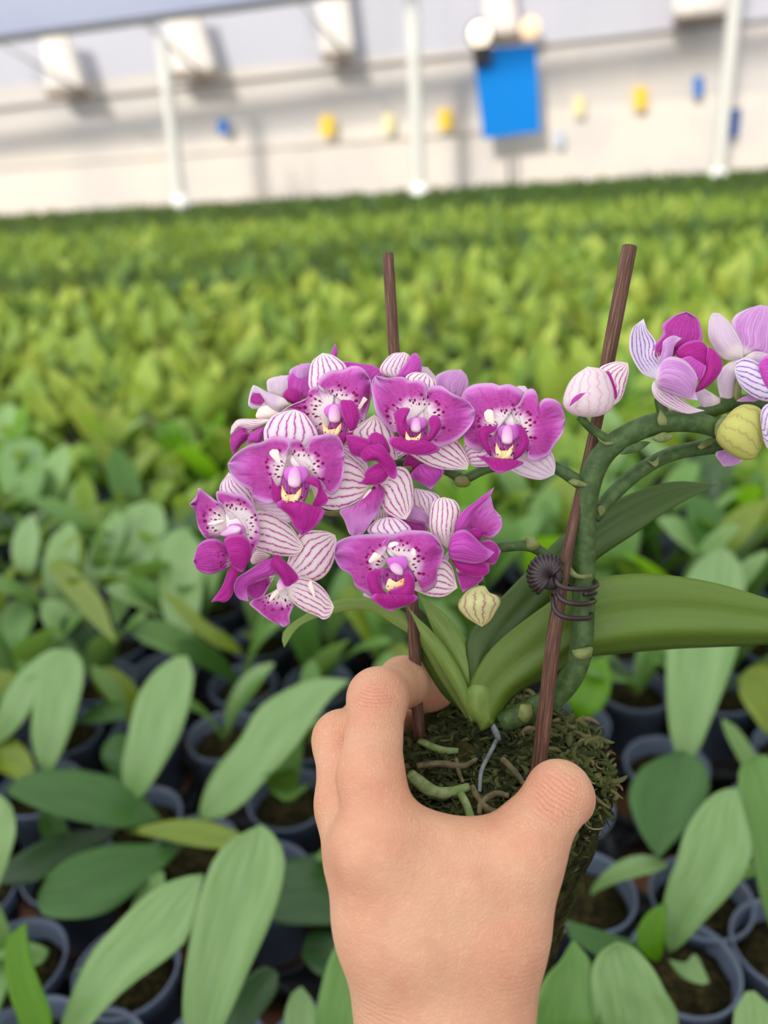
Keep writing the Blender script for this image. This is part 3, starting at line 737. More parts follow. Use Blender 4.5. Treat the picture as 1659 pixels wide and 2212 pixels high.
def callusmat():
    m = mat('callus_yellow', rough=0.45, spec=0.3); n = N(m); u, v = n.uv()
    c = n.mix(n.ss(v, 0.35, 1.0), lin(250, 226, 176), lin(244, 186, 88))
    vo = n.n('ShaderNodeTexVoronoi'); n.l(n.obj(), vo.inputs['Vector']); vo.inputs['Scale'].default_value = 700
    n.color(n.mix(n.m('SUBTRACT', 1.0, n.ss(vo.outputs['Distance'], 0.16, 0.24)), c, lin(130, 30, 50))); return m
Q['callus'] = callusmat()
def colmat():
    m = mat('column_pink', rough=0.45, spec=0.35); n = N(m); u, v = n.uv()
    n.color(n.mix(n.ss(v, 0.15, 0.95), lin(246, 214, 232), lin(226, 150, 214))); return m
Q['column'] = colmat(); Q['wing'] = mat('column_wing', lin(212, 110, 208), 0.5, 0.3)
def stemmat(name, a, b, k=300):
    m = mat(name, rough=0.5, spec=0.35); n = N(m); o = n.obj()
    n.color(n.mix(n.ss(n.noise(o, k, 4), .35, .7), a, b)); n.bump(n.noise(o, 900, 3), .2, .0004); return m
Q['stem'] = stemmat('stalk_green', lin(56, 80, 38), lin(78, 104, 54)); Q['node'] = stemmat('bract', lin(128, 136, 78), lin(96, 112, 62))
Q['olive'] = stemmat('bract_olive', lin(128, 126, 70), lin(104, 108, 56))
Q['budgreen'] = sepalmat('bud_green', lin(222, 224, 158), lin(178, 84, 132), k=12, amount=0.75)
Q['budolive'] = sepalmat('bud_olive', lin(214, 214, 122), lin(178, 160, 100), k=11, amount=0.55)
Q['budwhite'] = sepalmat('bud_white', lin(244, 228, 230), lin(206, 140, 190), k=14, amount=0.4)

PX = 0.29 / FP                                # metres per photo pixel at the flowers
def grid_faces(nv, nu): return [(i * (nu + 1) + j, i * (nu + 1) + j + 1, (i + 1) * (nu + 1) + j + 1, (i + 1) * (nu + 1) + j) for i in range(nv - 1) for j in range(nu)]
def blade(name, pts, k, z0, c, parent, m, lift=0.0, tilt=(0, 0), cup=0.0, curl=0.0, ruff=0.0, bow=0.0, seed=0, nv=38, nu=22, th=0.00035, dip=0.0, flap=0.0):
    """a petal, sepal or leaf: outline traced at its own distance, then bent in depth.
    lift: towards the viewer (m); tilt: depth per metre along x,y; cup: centre-to-rim rise; curl: bending back of the tip; bow: roundness across; ruff: waviness of the rim"""
    Lr, Rr = rails(pts, k, nv); V = []; UV = []; U2 = []
    ph = seed * 1.7
    for i in range(nv):
        v = i / (nv - 1)
        for j in range(nu + 1):
            u = j / nu; p = Lr[i] * (1 - u) + Rr[i] * u; q = 2 * u - 1
            dx, dy = (p[0] - c[0]) * PX, (p[1] - c[1]) * PX
            d = -lift + tilt[0] * dx + tilt[1] * dy - cup * math.hypot(dx, dy) + curl * v ** 2.5 - bow * (1 - q * q) * math.sin(PI * min(1, v * 1.1 + .05)) 
            edge = max(abs(q), v) ** 3 * min(1, v * 2.5)
            d += ruff * edge * math.sin(7.5 * v * (1 + .15 * seed % 1) + ph + 2.6 * q) + ruff * .7 * edge * math.sin(13 * u + ph)
            d += flap * max(0.0, u - .78) * min(1, v * 3) * min(1, (1 - v) * 4 + .3)
            d += dip * math.exp(-((q * 3) ** 2)) * math.sin(PI * v)
            V.append(P(p[0], p[1], z0 + d)); UV.append((u, v)); U2.append((math.hypot(p[0] - c[0], (p[1] - c[1]) * 1.15) / 105, math.atan2(p[1] - c[1], p[0] - c[0]) + PI))
    for i_ in range(len(U2)):
        if U2[i_][1] < .8 and np.mean([q[0] for q in pts]) < c[0]: U2[i_] = (U2[i_][0], U2[i_][1] + 2 * PI)
    o = mesh_obj(name, V, grid_faces(nv, nu), m, parent, uv=UV, uv2=U2)
    if th: s_ = o.modifiers.new('th', 'SOLIDIFY'); s_.thickness = th; s_.offset = 0
    return o
def pillow(name, pts, k, z0, parent, m, lift=0.0, depth=1.0, nv=18, mm=24, flat=0, tiltz=(0, 0), label=None, groove=0, gdepth=0.0):
    """a plump closed form whose outline is traced and whose depth follows its width"""
    Lr, Rr = rails(pts, k, nv); V = []; UV = []
    cx, cy = np.mean(np.array(pts), 0)
    for i in range(nv):
        a, b = Lr[i], Rr[i]; c = (a + b) / 2; h = (b - a) / 2
        r = np.linalg.norm(h) * PX * depth
        for j in range(mm):
            t = 2 * PI * j / mm; g = 1 - gdepth * abs(math.sin(groove * t / 2 + .6)) ** .5 * 0 - gdepth * math.exp(-(math.sin(groove * t / 2 + .4) * 5) ** 2) if groove else 1
            p = c + h * math.cos(t) * g
            V.append(P(p[0], p[1], z0 - lift - r * math.sin(t) * g + tiltz[0] * (p[0] - cx) * PX + tiltz[1] * (p[1] - cy) * PX)); UV.append((j / mm, i / (nv - 1)))
    F = [(i * mm + j, i * mm + (j + 1) % mm, (i + 1) * mm + (j + 1) % mm, (i + 1) * mm + j) for i in range(nv - 1) for j in range(mm)]
    F += [tuple(range(mm))[::-1], tuple((nv - 1) * mm + j for j in range(mm))]
    o = mesh_obj(name, V, F, m, parent, uv=UV)
    if label: o['label'] = label
    return o
def stem(name, pts, rpx, parent, m, n=30, seg=14):
    """pts (px,py,z), radii in photo pixels"""
    W3 = [P(*p) for p in pts]; rr = [(r * p[2] / FP) for r, p in zip(rpx if np.ndim(rpx) else [rpx] * len(pts), pts)]
    V, F, UV = tube(W3, rr, n, seg); return mesh_obj(name, V, F, m, parent, uv=UV)
c1 = lambda L: [(400 + x / 4.1475, 730 + y / 4.1475) for x, y in L]
c3 = lambda L: [(400 + x / 4.1475, 1000 + y / 4.1475) for x, y in L]
c4 = lambda L: [(720 + x / 4.1475, 1000 + y / 4.1475) for x, y in L]
c2 = lambda L: [(720 + x / 3.19, 730 + y / 3.19) for x, y in L]
cr = lambda L: [(1180 + x / 3.4635, 630 + y / 3.4635) for x, y in L]

orchid = empty('orchid_plant', P(1100, 1640, 0.32)); tag(orchid, 'striped magenta and white moth orchid in bloom held up by the hand', 'orchid')
_fl = [0]
def flower(c, z0, shapes, label=None, conv=None, parent=orchid):
    _fl[0] += 1; cc = conv([c])[0]
    root = empty('flower', P(cc[0], cc[1], z0), orchid)
    if label: root['label'] = label
    for s_ in shapes:
        nm, mt, pts, k = s_[:4]; kw = dict(s_[4]) if len(s_) > 4 else {}
        kind = kw.pop('kind', 'blade')
        if kind == 'blade':
            kw.setdefault('seed', len(pts) + k + _fl[0] * 3)
            blade(nm, conv(pts), k, z0, cc, root, Q[mt], **kw)
        else: pillow(nm, conv(pts), k, z0, root, Q[mt], **kw)
    return root, cc
def d(**k): return k
# the lip of a flower seen from the front, drawn once (around 0,0 = throat) and set into each open flower
T0 = lambda L: [((x - 1200) / 3.19, (y - 640) / 3.19) for x, y in L]
LIP = [
 ('throat', 'white', T0([(1235,625),(1190,600),(1172,560),(1195,520),(1235,505),(1275,530),(1285,575),(1275,610)]), 4, d(kind='pillow', lift=.0002, depth=.28)),
 ('wing', 'wing', T0([(1200,600),(1160,605),(1130,640),(1150,690),(1205,722),(1255,700),(1285,660),(1262,605)]), 4, d(kind='pillow', lift=.0035, depth=.35)),
 ('column', 'column', T0([(1200,735),(1165,720),(1158,680),(1170,625),(1200,598),(1228,622),(1238,680),(1230,722)]), 4, d(kind='pillow', lift=.0052, depth=.8)),
 ('side_pad', 'cream', T0([(1085,600),(1050,570),(1038,520),(1062,492),(1098,498),(1108,540),(1118,580)]), 3, d(kind='pillow', lift=.0024, depth=.18)),
 ('side_pad', 'cream', T0([(1330,640),(1345,600),(1360,562),(1400,560),(1420,580),(1395,610),(1370,645)]), 4, d(kind='pillow', lift=.0024, depth=.18)),
 ('lip_throat', 'lippale', T0([(1180,850),(1100,820),(1066,760),(1062,690),(1095,640),(1180,650),(1270,640),(1292,700),(1282,770),(1250,830)]), 5, d(lift=.0020, cup=-.05)),
 ('side_lobe', 'lip', T0([(1085,815),(1050,775),(1018,715),(990,650),(1040,605),(1100,612),(1132,590),(1120,640),(1078,665),(1068,720),(1085,780)]), 6, d(lift=.0060, bow=.0016, ruff=.0004)),
 ('side_lobe', 'lip', T0([(1240,845),(1250,790),(1285,725),(1283,660),(1258,592),(1310,618),(1338,680),(1347,730),(1305,800)]), 4, d(lift=.0060, bow=.0016, ruff=.0004)),
 ('mid_lobe', 'lip', T0([(1165,820),(1080,832),(985,812),(1045,852),(1098,912),(1150,932),(1222,908),(1312,862),(1245,842)]), 5, d(lift=.0075, bow=.0015, curl=-.002)),
 ('callus', 'callus', T0([(1170,846),(1128,830),(1122,800),(1140,780),(1166,778),(1180,776),(1205,776),(1222,800),(1216,830)]), 4, d(kind='pillow', lift=.0078, depth=.45)),
 ('callus_horn', 'callus', T0([(1150,830),(1118,790),(1121,718),(1140,755),(1166,800)]), 2, d(kind='pillow', lift=.0094, depth=.8)),
 ('callus_horn', 'callus', T0([(1185,830),(1200,780),(1241,732),(1238,772),(1216,815)]), 2, d(kind='pillow', lift=.0094, depth=.8)),
]
def lip(root, cc, z0, off=(0, 0), sx=1.0, sy=1.0, rot=0.0, skip=()):
    ca, sa = math.cos(rot), math.sin(rot)
    ring = [(cc[0] + off[0] + 44 * sx * math.cos(t) , cc[1] + off[1] + 4 + 40 * sy * math.sin(t)) for t in [k_ * PI / 4 for k_ in range(8)]]
    blade('flower_base', ring, 4, z0, cc, root, Q['white'], lift=-.0022, nv=10, nu=8)
    for i, (nm, mt, pts, k, kw) in enumerate(LIP):
        if nm in skip or i in skip: continue
        kw = dict(kw); kind = kw.pop('kind', 'blade')
        q = [(cc[0] + off[0] + sx * x * ca - sy * y * sa, cc[1] + off[1] + sx * x * sa + sy * y * ca) for x, y in pts]
        if kind == 'blade': blade(nm, q, k, z0, cc, root, Q[mt], seed=i, nv=16, nu=12, **kw)
        else: pillow(nm, q, k, z0, root, Q[mt], **kw)
PF = d(bow=.0022, ruff=.0023, cup=.08)        # front petals
SB = dict(lift=-.0035, bow=.0022, curl=.002)  # sepals behind

# F1 - big flower at the left front
r_, cc = flower((990, 1200), .2830, [
 ('sepal', 'sepal', [(960,1100),(740,960),(705,870),(715,800),(770,715),(860,665),(985,645),(1070,682),(1140,770),(1188,865),(1150,930),(1070,1020)], 6, dict(SB)),
 ('sepal', 'sepalwarm', [(1130,1330),(1280,1180),(1400,1090),(1500,1110),(1600,1200),(1642,1330),(1590,1430),(1460,1515),(1330,1542),(1220,1510),(1160,1420)], 5, dict(SB)),
 ('sepal', 'sepalfaint', [(960,1380),(780,1420),(640,1470),(640,1530),(780,1600),(920,1652),(960,1600)], 3, dict(SB)),
 ('petal', 'petal', [(930,1200),(880,1080),(900,1015),(938,960),(920,900),(870,882),(780,884),(690,930),(560,970),(450,1040),(383,1130),(405,1205),(470,1290),(590,1370),(605,1435),(680,1472),(775,1480),(835,1390),(880,1280)], 10, dict(PF)),
 ('petal', 'petal', [(1040,1190),(980,1080),(930,960),(940,915),(1010,908),(1060,972),(1095,962),(1120,892),(1220,868),(1340,868),(1402,930),(1425,1060),(1415,1200),(1390,1330),(1330,1402),(1280,1392),(1230,1300),(1130,1230)], 11, dict(PF)),
 ('mid_lobe', 'lip', [(1070,1500),(1000,1460),(860,1458),(822,1500),(930,1590),(975,1690),(1040,1765),(1110,1735),(1200,1650),(1252,1560),(1240,1540),(1160,1510)], 6, d(lift=.0075, bow=.003, ruff=.0006)),
 ('side_lobe', 'lip', [(900,1400),(835,1335),(800,1325),(768,1238),(780,1320),(750,1400),(820,1485),(880,1455),(960,1462)], 5, d(lift=.0058, bow=.0015)),
 ('side_lobe', 'lip', [(1130,1310),(1080,1282),(1130,1245),(1190,1260),(1230,1340),(1282,1440),(1250,1505),(1190,1512),(1140,1490),(1192,1420),(1195,1350)], 6, d(lift=.0058, bow=.0015)),
], 'large open magenta flower at the left front of the cluster', c1)
lip(r_, cc, .2830, off=(-2, 2), sx=1.12, sy=1.10, skip=(6, 7, 8))
# F2 - upper flower
r_, cc = flower((1330, 660), .2960, [
 ('sepal', 'sepal', [(1300,560),(1130,470),(1108,350),(1140,210),(1230,137),(1330,160),(1445,262),(1400,380)], 4, dict(SB)),
 ('petal', 'petal', [(1270,640),(1310,500),(1345,460),(1250,500),(1170,438),(1110,470),(1090,540),(960,600),(868,655),(960,640),(1060,690),(1120,760),(1200,852),(1260,862),(1290,760)], 8, d(lift=.001, bow=.0016, ruff=.0008)),
 ('petal', 'petal', [(1380,620),(1340,500),(1350,462),(1230,440),(1188,380),(1290,300),(1400,290),(1500,253),(1590,275),(1659,370),(1668,500),(1640,640),(1600,752),(1575,720),(1560,620),(1480,560)], 9, dict(PF)),
 ('throat_back', 'white', [(1330,640),(1260,560),(1320,490),(1430,480),(1560,560),(1590,680),(1540,800),(1400,860),(1260,860),(1200,780),(1200,660)], 4, d(lift=-.001, cup=.02)),
 ('lip_lobe', 'lip', [(1480,835),(1430,740),(1395,640),(1395,562),(1440,560),(1512,572),(1560,680),(1535,790)], 4, d(lift=.010, bow=.002)),
 ('mid_lobe', 'lip', [(1440,860),(1380,870),(1400,930),(1420,970),(1450,900),(1500,850)], 3, d(lift=.009, bow=.001)),
], 'open magenta flower at the top of the cluster', c1)
lip(r_, cc, .2960, off=(2, -4), sx=1.05, sy=.98, rot=-.05, skip=(6, 7, 8, 3))
# F4 - centre top flower
r_, cc = flower((570, 570), .2900, [
 ('sepal', 'sepalwarm', [(600,480),(520,320),(500,268),(560,238),(640,245),(712,322),(680,420)], 4, dict(SB)),
 ('sepal', 'sepalwarm', [(560,690),(510,775),(530,800),(640,870),(760,905),(925,908),(932,850),(905,780),(850,708),(760,650)], 5, dict(SB)),
 ('sepal', 'sepalwarm', [(520,720),(430,690),(400,760),(425,835),(500,800),(540,770)], 2, dict(SB)),
 ('petal', 'petal', [(530,530),(560,505),(640,480),(680,432),(648,402),(640,318),(590,293),(530,300),(480,270),(380,277),(290,262),(262,330),(278,440),(310,540),(400,640),(450,640)], 10, dict(PF)),
 ('petal', 'petal', [(620,550),(620,500),(640,440),(640,400),(650,345),(740,330),(830,390),(920,430),(975,500),(962,580),(880,680),(800,735),(720,750),(680,712),(680,640)], 8, dict(PF)),
 ('side_lobe', 'lip', [(520,700),(450,660),(425,570),(413,520),(450,488),(525,488),(500,560),(525,650)], 3, d(lift=.007, bow=.002)),
 ('side_lobe', 'lip', [(612,700),(655,670),(672,620),(655,570),(680,532),(722,540),(745,600),(720,650),(690,692),(655,717)], 4, d(lift=.007, bow=.002)),
 ('mid_lobe', 'lip', [(555,735),(470,690),(400,684),(385,720),(430,775),(540,800),(650,806),(732,770),(690,732),(610,700)], 4, d(lift=.0085, bow=.002)),
], 'open magenta flower in the centre of the top row', c2)
lip(r_, cc, .2900, off=(0, 3), sx=.88, sy=.78, skip=(6, 7, 8, 4))
# F3 - right front flower
r_, cc = flower((1200, 640), .2930, [
 ('sepal', 'sepalfaint', [(1230,560),(1225,420),(1262,340),(1320,332),(1352,385),(1330,480)], 3, dict(SB)),
 ('sepal', 'sepalfaint', [(1230,720),(1240,860),(1215,905),(1310,955),(1430,977),(1522,940),(1530,870),(1500,780),(1400,700)], 5, dict(SB)),
 ('sepal', 'sepal', [(1120,760),(1000,720),(905,735),(918,840),(960,880),(1060,886),(1100,850)], 3, dict(SB)),
 ('petal', 'petal', [(1170,590),(1190,500),(1195,440),(1195,412),(1250,466),(1300,402),(1306,370),(1220,320),(1142,330),(1100,312),(960,325),(885,400),(890,520),(905,640),(900,710),(950,762),(1032,772),(1060,690)], 12, dict(PF)),
 ('petal', 'petal', [(1240,600),(1225,520),(1195,440),(1215,416),(1242,462),(1280,448),(1320,370),(1370,350),(1402,385),(1410,462),(1450,420),(1525,425),(1580,480),(1597,570),(1575,660),(1520,740),(1480,812),(1400,848),(1342,822),(1360,740),(1325,660)], 13, dict(PF)),
], 'open magenta flower at the right end of the cluster', c2)
lip(r_, cc, .2930)
# F5 - half hidden drooping flower in the middle
r_, cc = flower((290, 860), .2900, [
 ('sepal', 'sepalwarm', [(350,800),(250,760),(108,660),(190,590),(282,528),(352,580),(412,660),(432,760),(440,835),(400,830)], 4, d(lift=-.002, bow=.002)),
 ('sepal', 'sepalwarm', [(300,1000),(380,930),(445,888),(505,905),(540,975),(552,1080),(540,1180),(500,1252),(430,1238),(350,1185),(325,1110)], 7, d(lift=.001, bow=.003)),
 ('petal', 'sepal', [(240,940),(180,960),(90,900),(60,800),(80,740),(180,800),(230,860)], 3, d(lift=-.002, bow=.001)),
 ('petal', 'petal', [(300,1000),(240,1060),(150,1150),(45,1190),(75,1255),(110,1345),(145,1362),(200,1355),(240,1300),(300,1210),(345,1110),(350,1040)], 6, d(lift=.004, bow=.0025, ruff=.0006)),
 ('side_lobe', 'lip', [(330,770),(290,740),(240,700),(100,668),(94,730),(130,800),(200,822),(250,800)], 4, d(lift=.005, bow=.002)),
 ('side_lobe', 'lip', [(330,800),(240,720),(260,662),(300,648),(350,680),(380,740),(388,790)], 3, d(lift=.006, bow=.002)),
 ('mid_lobe', 'lip', [(230,740),(190,800),(215,850),(290,845),(350,900),(390,960),(425,972),(442,940),(425,860),(375,790),(320,735)], 7, d(lift=.0095, bow=.003)),
 ('lip_lobe', 'lip', [(380,900),(330,868),(270,880),(225,920),(215,970),(165,1005),(280,1012),(345,990),(380,940)], 5, d(lift=.008, bow=.002)),
 ('callus', 'cream', [(220,1110),(195,1118),(240,1050),(290,1030),(330,1060),(290,1100)], 3, d(kind='pillow', lift=.004, depth=.5)),
], 'drooping flower seen from below between the open ones', c2)
# F6 - left flower in half profile
r_, cc = flower((430, 560), .2850, [
 ('sepal', 'sepal', [(560,420),(420,330),(325,285),(315,200),(390,85),(480,160),(590,250),(645,390)], 4, dict(SB)),
 ('sepal', 'sepalwarm', [(560,640),(600,520),(640,440),(720,432),(830,478),(960,585),(1062,755),(1000,828),(850,832),(720,800),(620,760)], 6, d(lift=-.002, bow=.0025)),
 ('petal', 'petal', [(410,590),(380,470),(330,370),(280,340),(200,280),(122,228),(108,290),(40,372),(92,430),(110,520),(130,600),(200,685),(300,660)], 7, dict(PF)),
 ('petal', 'petal', [(430,570),(380,470),(335,370),(290,332),(278,260),(340,254),(430,275),(520,290),(600,368),(650,480),(668,620),(640,740),(580,842),(590,700),(560,580),(500,480)], 10, d(bow=.001, ruff=.0012, cup=.35, lift=.001)),
 ('throat', 'white', [(420,640),(360,560),(370,440),(430,390),(540,420),(600,520),(610,640),(540,680)], 4, d(kind='pillow', lift=.001, depth=.25)),
 ('column', 'column', [(480,640),(360,660),(305,640),(360,600),(420,560),(500,580)], 2, d(kind='pillow', lift=.006, depth=.6)),
 ('wing', 'wing', [(520,640),(430,640),(380,590),(400,550),(480,545),(530,590)], 3, d(kind='pillow', lift=.0045, depth=.3)),
 ('side_pad', 'cream', [(345,530),(260,560),(193,548),(260,518),(345,510)], 2, d(kind='pillow', lift=.003, depth=.7)),
 ('side_pad', 'cream', [(530,440),(510,500),(560,540),(620,560),(590,490),(560,440)], 3, d(kind='pillow', lift=.003, depth=.4)),
 ('side_lobe', 'petaldark', [(410,880),(375,760),(300,690),(200,684),(120,740),(75,880),(120,960),(220,996),(330,962),(400,920)], 5, d(lift=.003, bow=.003, ruff=.0006)),
 ('side_lobe', 'lip', [(420,860),(400,780),(352,700),(400,650),(510,645),(580,720),(592,830),(555,900),(510,978),(430,930)], 7, d(lift=.008, bow=.003)),
 ('mid_lobe', 'lip', [(440,910),(390,960),(340,1090),(238,1245),(290,1235),(360,1243),(420,1180),(432,1090),(478,970)], 3, d(lift=.005, bow=.0015, ruff=.0005)),
], 'flower at the far left of the cluster turned to the left', c3)
# F7 - lowest left flower seen from behind and below
r_, cc = flower((880, 1080), .2900, [
 ('sepal', 'sepalwarm', [(900,1040),(920,880),(1020,640),(1120,608),(1250,610),(1345,645),(1362,740),(1330,880),(1270,990),(1180,1052),(1040,1060)], 5, d(lift=.0, bow=.003)),
 ('sepal', 'sepalwarm', [(900,1110),(1000,1030),(1100,1035),(1200,1090),(1280,1180),(1335,1290),(1300,1370),(1240,1402),(1180,1370),(1060,1320),(960,1240)], 5, d(lift=.002, bow=.003)),
 ('petal', 'petal', [(850,1110),(740,1180),(578,1250),(640,1320),(760,1410),(885,1468),(935,1440),(935,1370),(975,1270),(960,1180),(900,1110)], 5, d(lift=.001, bow=.001, ruff=.0009)),
 ('petal', 'petaldark', [(800,1010),(690,1040),(560,1090),(560,1190),(620,1225),(690,1205),(735,1130)], 3, d(lift=.004, bow=-.002)),
 ('petal', 'plain', [(800,850),(700,880),(560,970),(460,1040),(438,1130),(480,1215),(570,1242),(550,1120),(620,1060),(720,1020),(810,990),(840,920)], 6, d(lift=.0065, bow=.003)),
 ('mid_lobe', 'lip', [(790,840),(770,930),(850,1020),(905,1105),(1000,1065),(1018,1030),(970,960),(880,870),(830,830)], 4, d(lift=.010, bow=.003)),
 ('sepal', 'sepalwarm', [(760,830),(640,785),(585,870),(610,905),(700,880)], 2, dict(SB)),
 ('column', 'column', [(830,1150),(820,1090),(850,1030),(900,1080),(880,1140)], 2, d(kind='pillow', lift=.006, depth=.6)),
 ('callus', 'cream', [(860,1150),(800,1210),(750,1248),(770,1180),(830,1130)], 2, d(kind='pillow', lift=.005, depth=.6)),
 ('callus_horn', 'cream', [(1110,1060),(1100,1110),(1165,1220),(1160,1140),(1135,1060)], 2, d(kind='pillow', lift=.006, depth=.7)),
], 'lowest flower at the left showing pale striped sepals', c3)
# F8 - bottom centre flower
r_, cc = flower((560, 930), .2840, [
 ('sepal', 'sepal', [(560,760),(380,660),(305,605),(380,520),(485,488),(600,508),(695,595),(640,690)], 4, dict(SB)),
 ('sepal', 'sepalwarm', [(720,1080),(800,1040),(900,950),(975,860),(1060,930),(1112,1120),(1000,1192),(880,1196),(780,1160),(720,1130)], 5, dict(SB)),
 ('sepal', 'sepalfaint', [(420,1060),(300,1120),(270,1180),(300,1200),(360,1205),(440,1140)], 3, dict(SB)),
 ('petal', 'petal', [(500,860),(460,760),(490,700),(512,640),(400,634),(280,640),(150,660),(30,722),(8,830),(60,940),(170,1012),(200,1110),(300,1172),(345,1190),(360,1060),(430,960)], 8, dict(PF)),
 ('petal', 'petal', [(620,860),(520,780),(440,722),(520,650),(620,610),(720,604),(850,620),(930,680),(988,780),(980,870),(930,970),(920,1080),(860,1142),(800,1145),(780,1040),(730,930)], 8, dict(PF)),
 ('throat', 'white', [(640,860),(520,840),(475,770),(500,715),(560,705),(630,740),(655,790)], 3, d(kind='pillow', lift=.0008, depth=.25)),
 ('wing', 'wing', [(570,850),(490,850),(480,900),(520,960),(600,1000),(650,950),(672,890),(640,835)], 4, d(kind='pillow', lift=.004, depth=.35)),
 ('column', 'column', [(560,1000),(515,960),(508,920),(545,890),(590,905),(625,960),(620,1005)], 3, d(kind='pillow', lift=.006, depth=.8)),
 ('side_pad', 'cream', [(430,830),(370,800),(330,850),(290,890),(340,898),(420,860)], 3, d(kind='pillow', lift=.003, depth=.6)),
 ('side_pad', 'cream', [(710,760),(740,780),(770,850),(735,850),(695,810)], 2, d(kind='pillow', lift=.003, depth=.3)),
 ('lip_throat', 'lippale', [(540,1150),(440,1120),(410,1030),(430,940),(520,980),(620,990),(700,900),(740,1000),(700,1100),(620,1140)], 5, d(lift=.002)),
 ('side_lobe', 'lip', [(460,1240),(360,1190),(308,1110),(300,1000),(375,948),(432,955),(405,1030),(440,1130),(492,1190)], 4, d(lift=.0065, bow=.002)),
 ('side_lobe', 'lip', [(545,1215),(498,1150),(620,1105),(640,1040),(645,965),(702,980),(728,1060),(720,1160),(690,1210),(605,1252)], 5, d(lift=.008, bow=.0025)),
 ('mid_lobe', 'lip', [(500,1210),(385,1170),(350,1200),(345,1220),(440,1290),(505,1328),(600,1290),(720,1245),(760,1205),(700,1180),(600,1235)], 5, d(lift=.0085, bow=.003)),
 ('callus', 'callus', [(490,1155),(470,1110),(500,1035),(560,1065),(635,1030),(636,1090),(580,1115)], 4, d(kind='pillow', lift=.0075, depth=.35)),
], 'open magenta flower at the bottom centre of the cluster', c4)
# F9 - right lower flower in profile
r_, cc = flower((1060, 760), .2900, [
 ('sepal', 'sepalwarm', [(1020,762),(900,660),(865,580),(868,450),(905,335),(992,305),(1090,340),(1137,430),(1110,580),(1070,700)], 5, d(lift=.001, bow=.003)),
 ('petal', 'petal', [(1110,640),(1160,560),(1240,440),(1330,330),(1400,290),(1430,400),(1500,480),(1512,555),(1480,625),(1400,680),(1290,640)], 6, d(lift=-.001, bow=.001, ruff=.0006)),
 ('petal', 'plain', [(1100,615),(1098,560),(1140,460),(1260,360),(1442,217),(1400,300),(1260,440),(1180,590)], 4, d(lift=.004, bow=.0015)),
 ('side_lobe', 'lip', [(1180,660),(1240,590),(1330,600),(1420,630),(1340,640),(1300,700)], 3, d(lift=.003, bow=.0015)),
 ('petal', 'petaldark', [(1290,800),(1320,710),(1400,690),(1455,725),(1502,790),(1440,905),(1350,880)], 4, d(lift=.001, bow=.002)),
 ('mid_lobe', 'plain', [(1035,760),(1060,660),(1110,612),(1180,600),(1250,650),(1340,740),(1445,800),(1380,860),(1280,900),(1150,885),(1050,850)], 6, d(lift=.007, bow=.0045)),
 ('side_lobe', 'lip', [(1050,850),(1150,870),(1290,885),(1395,900),(1392,980),(1300,1020),(1200,1000),(1100,935)], 3, d(lift=.004, bow=.003)),
 ('petal', 'petaldark', [(1100,930),(1200,990),(1345,1015),(1290,1085),(1220,1120),(1160,1162),(1120,1060)], 5, d(lift=.0, bow=.001)),
 ('sepal', 'lavend', [(1045,780),(990,840),(1025,880),(1040,830)], 2, d(lift=.002)),
], 'flower at the lower right of the cluster seen in profile', c4)
# flowers standing behind
flower((470, 220), .308, [
 ('sepal', 'sepal', [(440,280),(340,250),(325,200),(400,115),(490,98),(525,130),(500,240)], 4, d(bow=.002)),
 ('petal', 'plain', [(500,270),(440,262),(500,180),(545,110),(575,105),(603,155),(598,245)], 4, d(lift=.002, bow=.002))], 'half hidden flower beside the top of the left stake', c2)
flower((780, 300), .318, [
 ('petal', 'lavend', [(690,320),(610,260),(598,205),(650,200),(715,290)], 3, d(bow=.001)),
 ('petal', 'lilac', [(820,400),(720,330),(706,268),(780,228),(880,217),(918,262),(928,330),(885,405)], 4, d(bow=.002))], 'pale lilac flower seen from behind at the top right of the cluster', c2)
flower((230, 230), .310, [
 ('petal', 'plain', [(200,300),(110,240),(50,165),(180,178),(270,190),(370,245),(290,310)], 4, d(bow=.001, ruff=.0006)),
 ('petal', 'plain', [(-20,160),(-8,90),(12,38),(26,90),(16,150),(0,175)], 2, d(bow=.001))], 'hidden magenta flower showing one petal behind the top row', c2)
flower((1000, 430), .312, [
 ('petal', 'lavend', [(880,540),(760,500),(735,440),(745,375),(860,335),(965,350),(960,450)], 4, d(bow=.002)),
 ('petal', 'lilac', [(1030,400),(950,350),(942,290),(1040,230),(1130,238),(1120,340)], 3, d(bow=.002)),
 ('petal', 'plain', [(1000,560),(900,440),(930,330),(1000,300),(1100,280),(1130,500)], 4, d(lift=.001, bow=.001)),
 ('side_lobe', 'lip', [(960,590),(878,530),(900,470),(960,445),(1025,490),(1035,570)], 3, d(lift=.004, bow=.002))], 'pale lilac flower turned away at the upper left', c1)
flower((760, 620), .302, [
 ('petal', 'lavend', [(900,620),(820,660),(760,620),(700,560),(640,480),(595,470),(575,590),(600,635),(640,630),(566,600),(600,440),(640,433),(760,500),(900,560)], 3, d(bow=.001)),
 ('petal', 'lavend', [(930,600),(820,668),(760,640),(690,540),(600,470),(630,432),(740,490),(880,540)], 4, d(bow=.003, lift=.001)),
 ('petal', 'petaldark', [(720,600),(640,600),(582,575),(600,490),(700,505),(725,560)], 3, d(lift=.002)),
 ('throat', 'cream', [(850,680),(760,730),(640,715),(650,640),(720,590),(800,620)], 3, d(lift=.001, bow=.002))], 'small whitish flower opening to the left edge', c1)
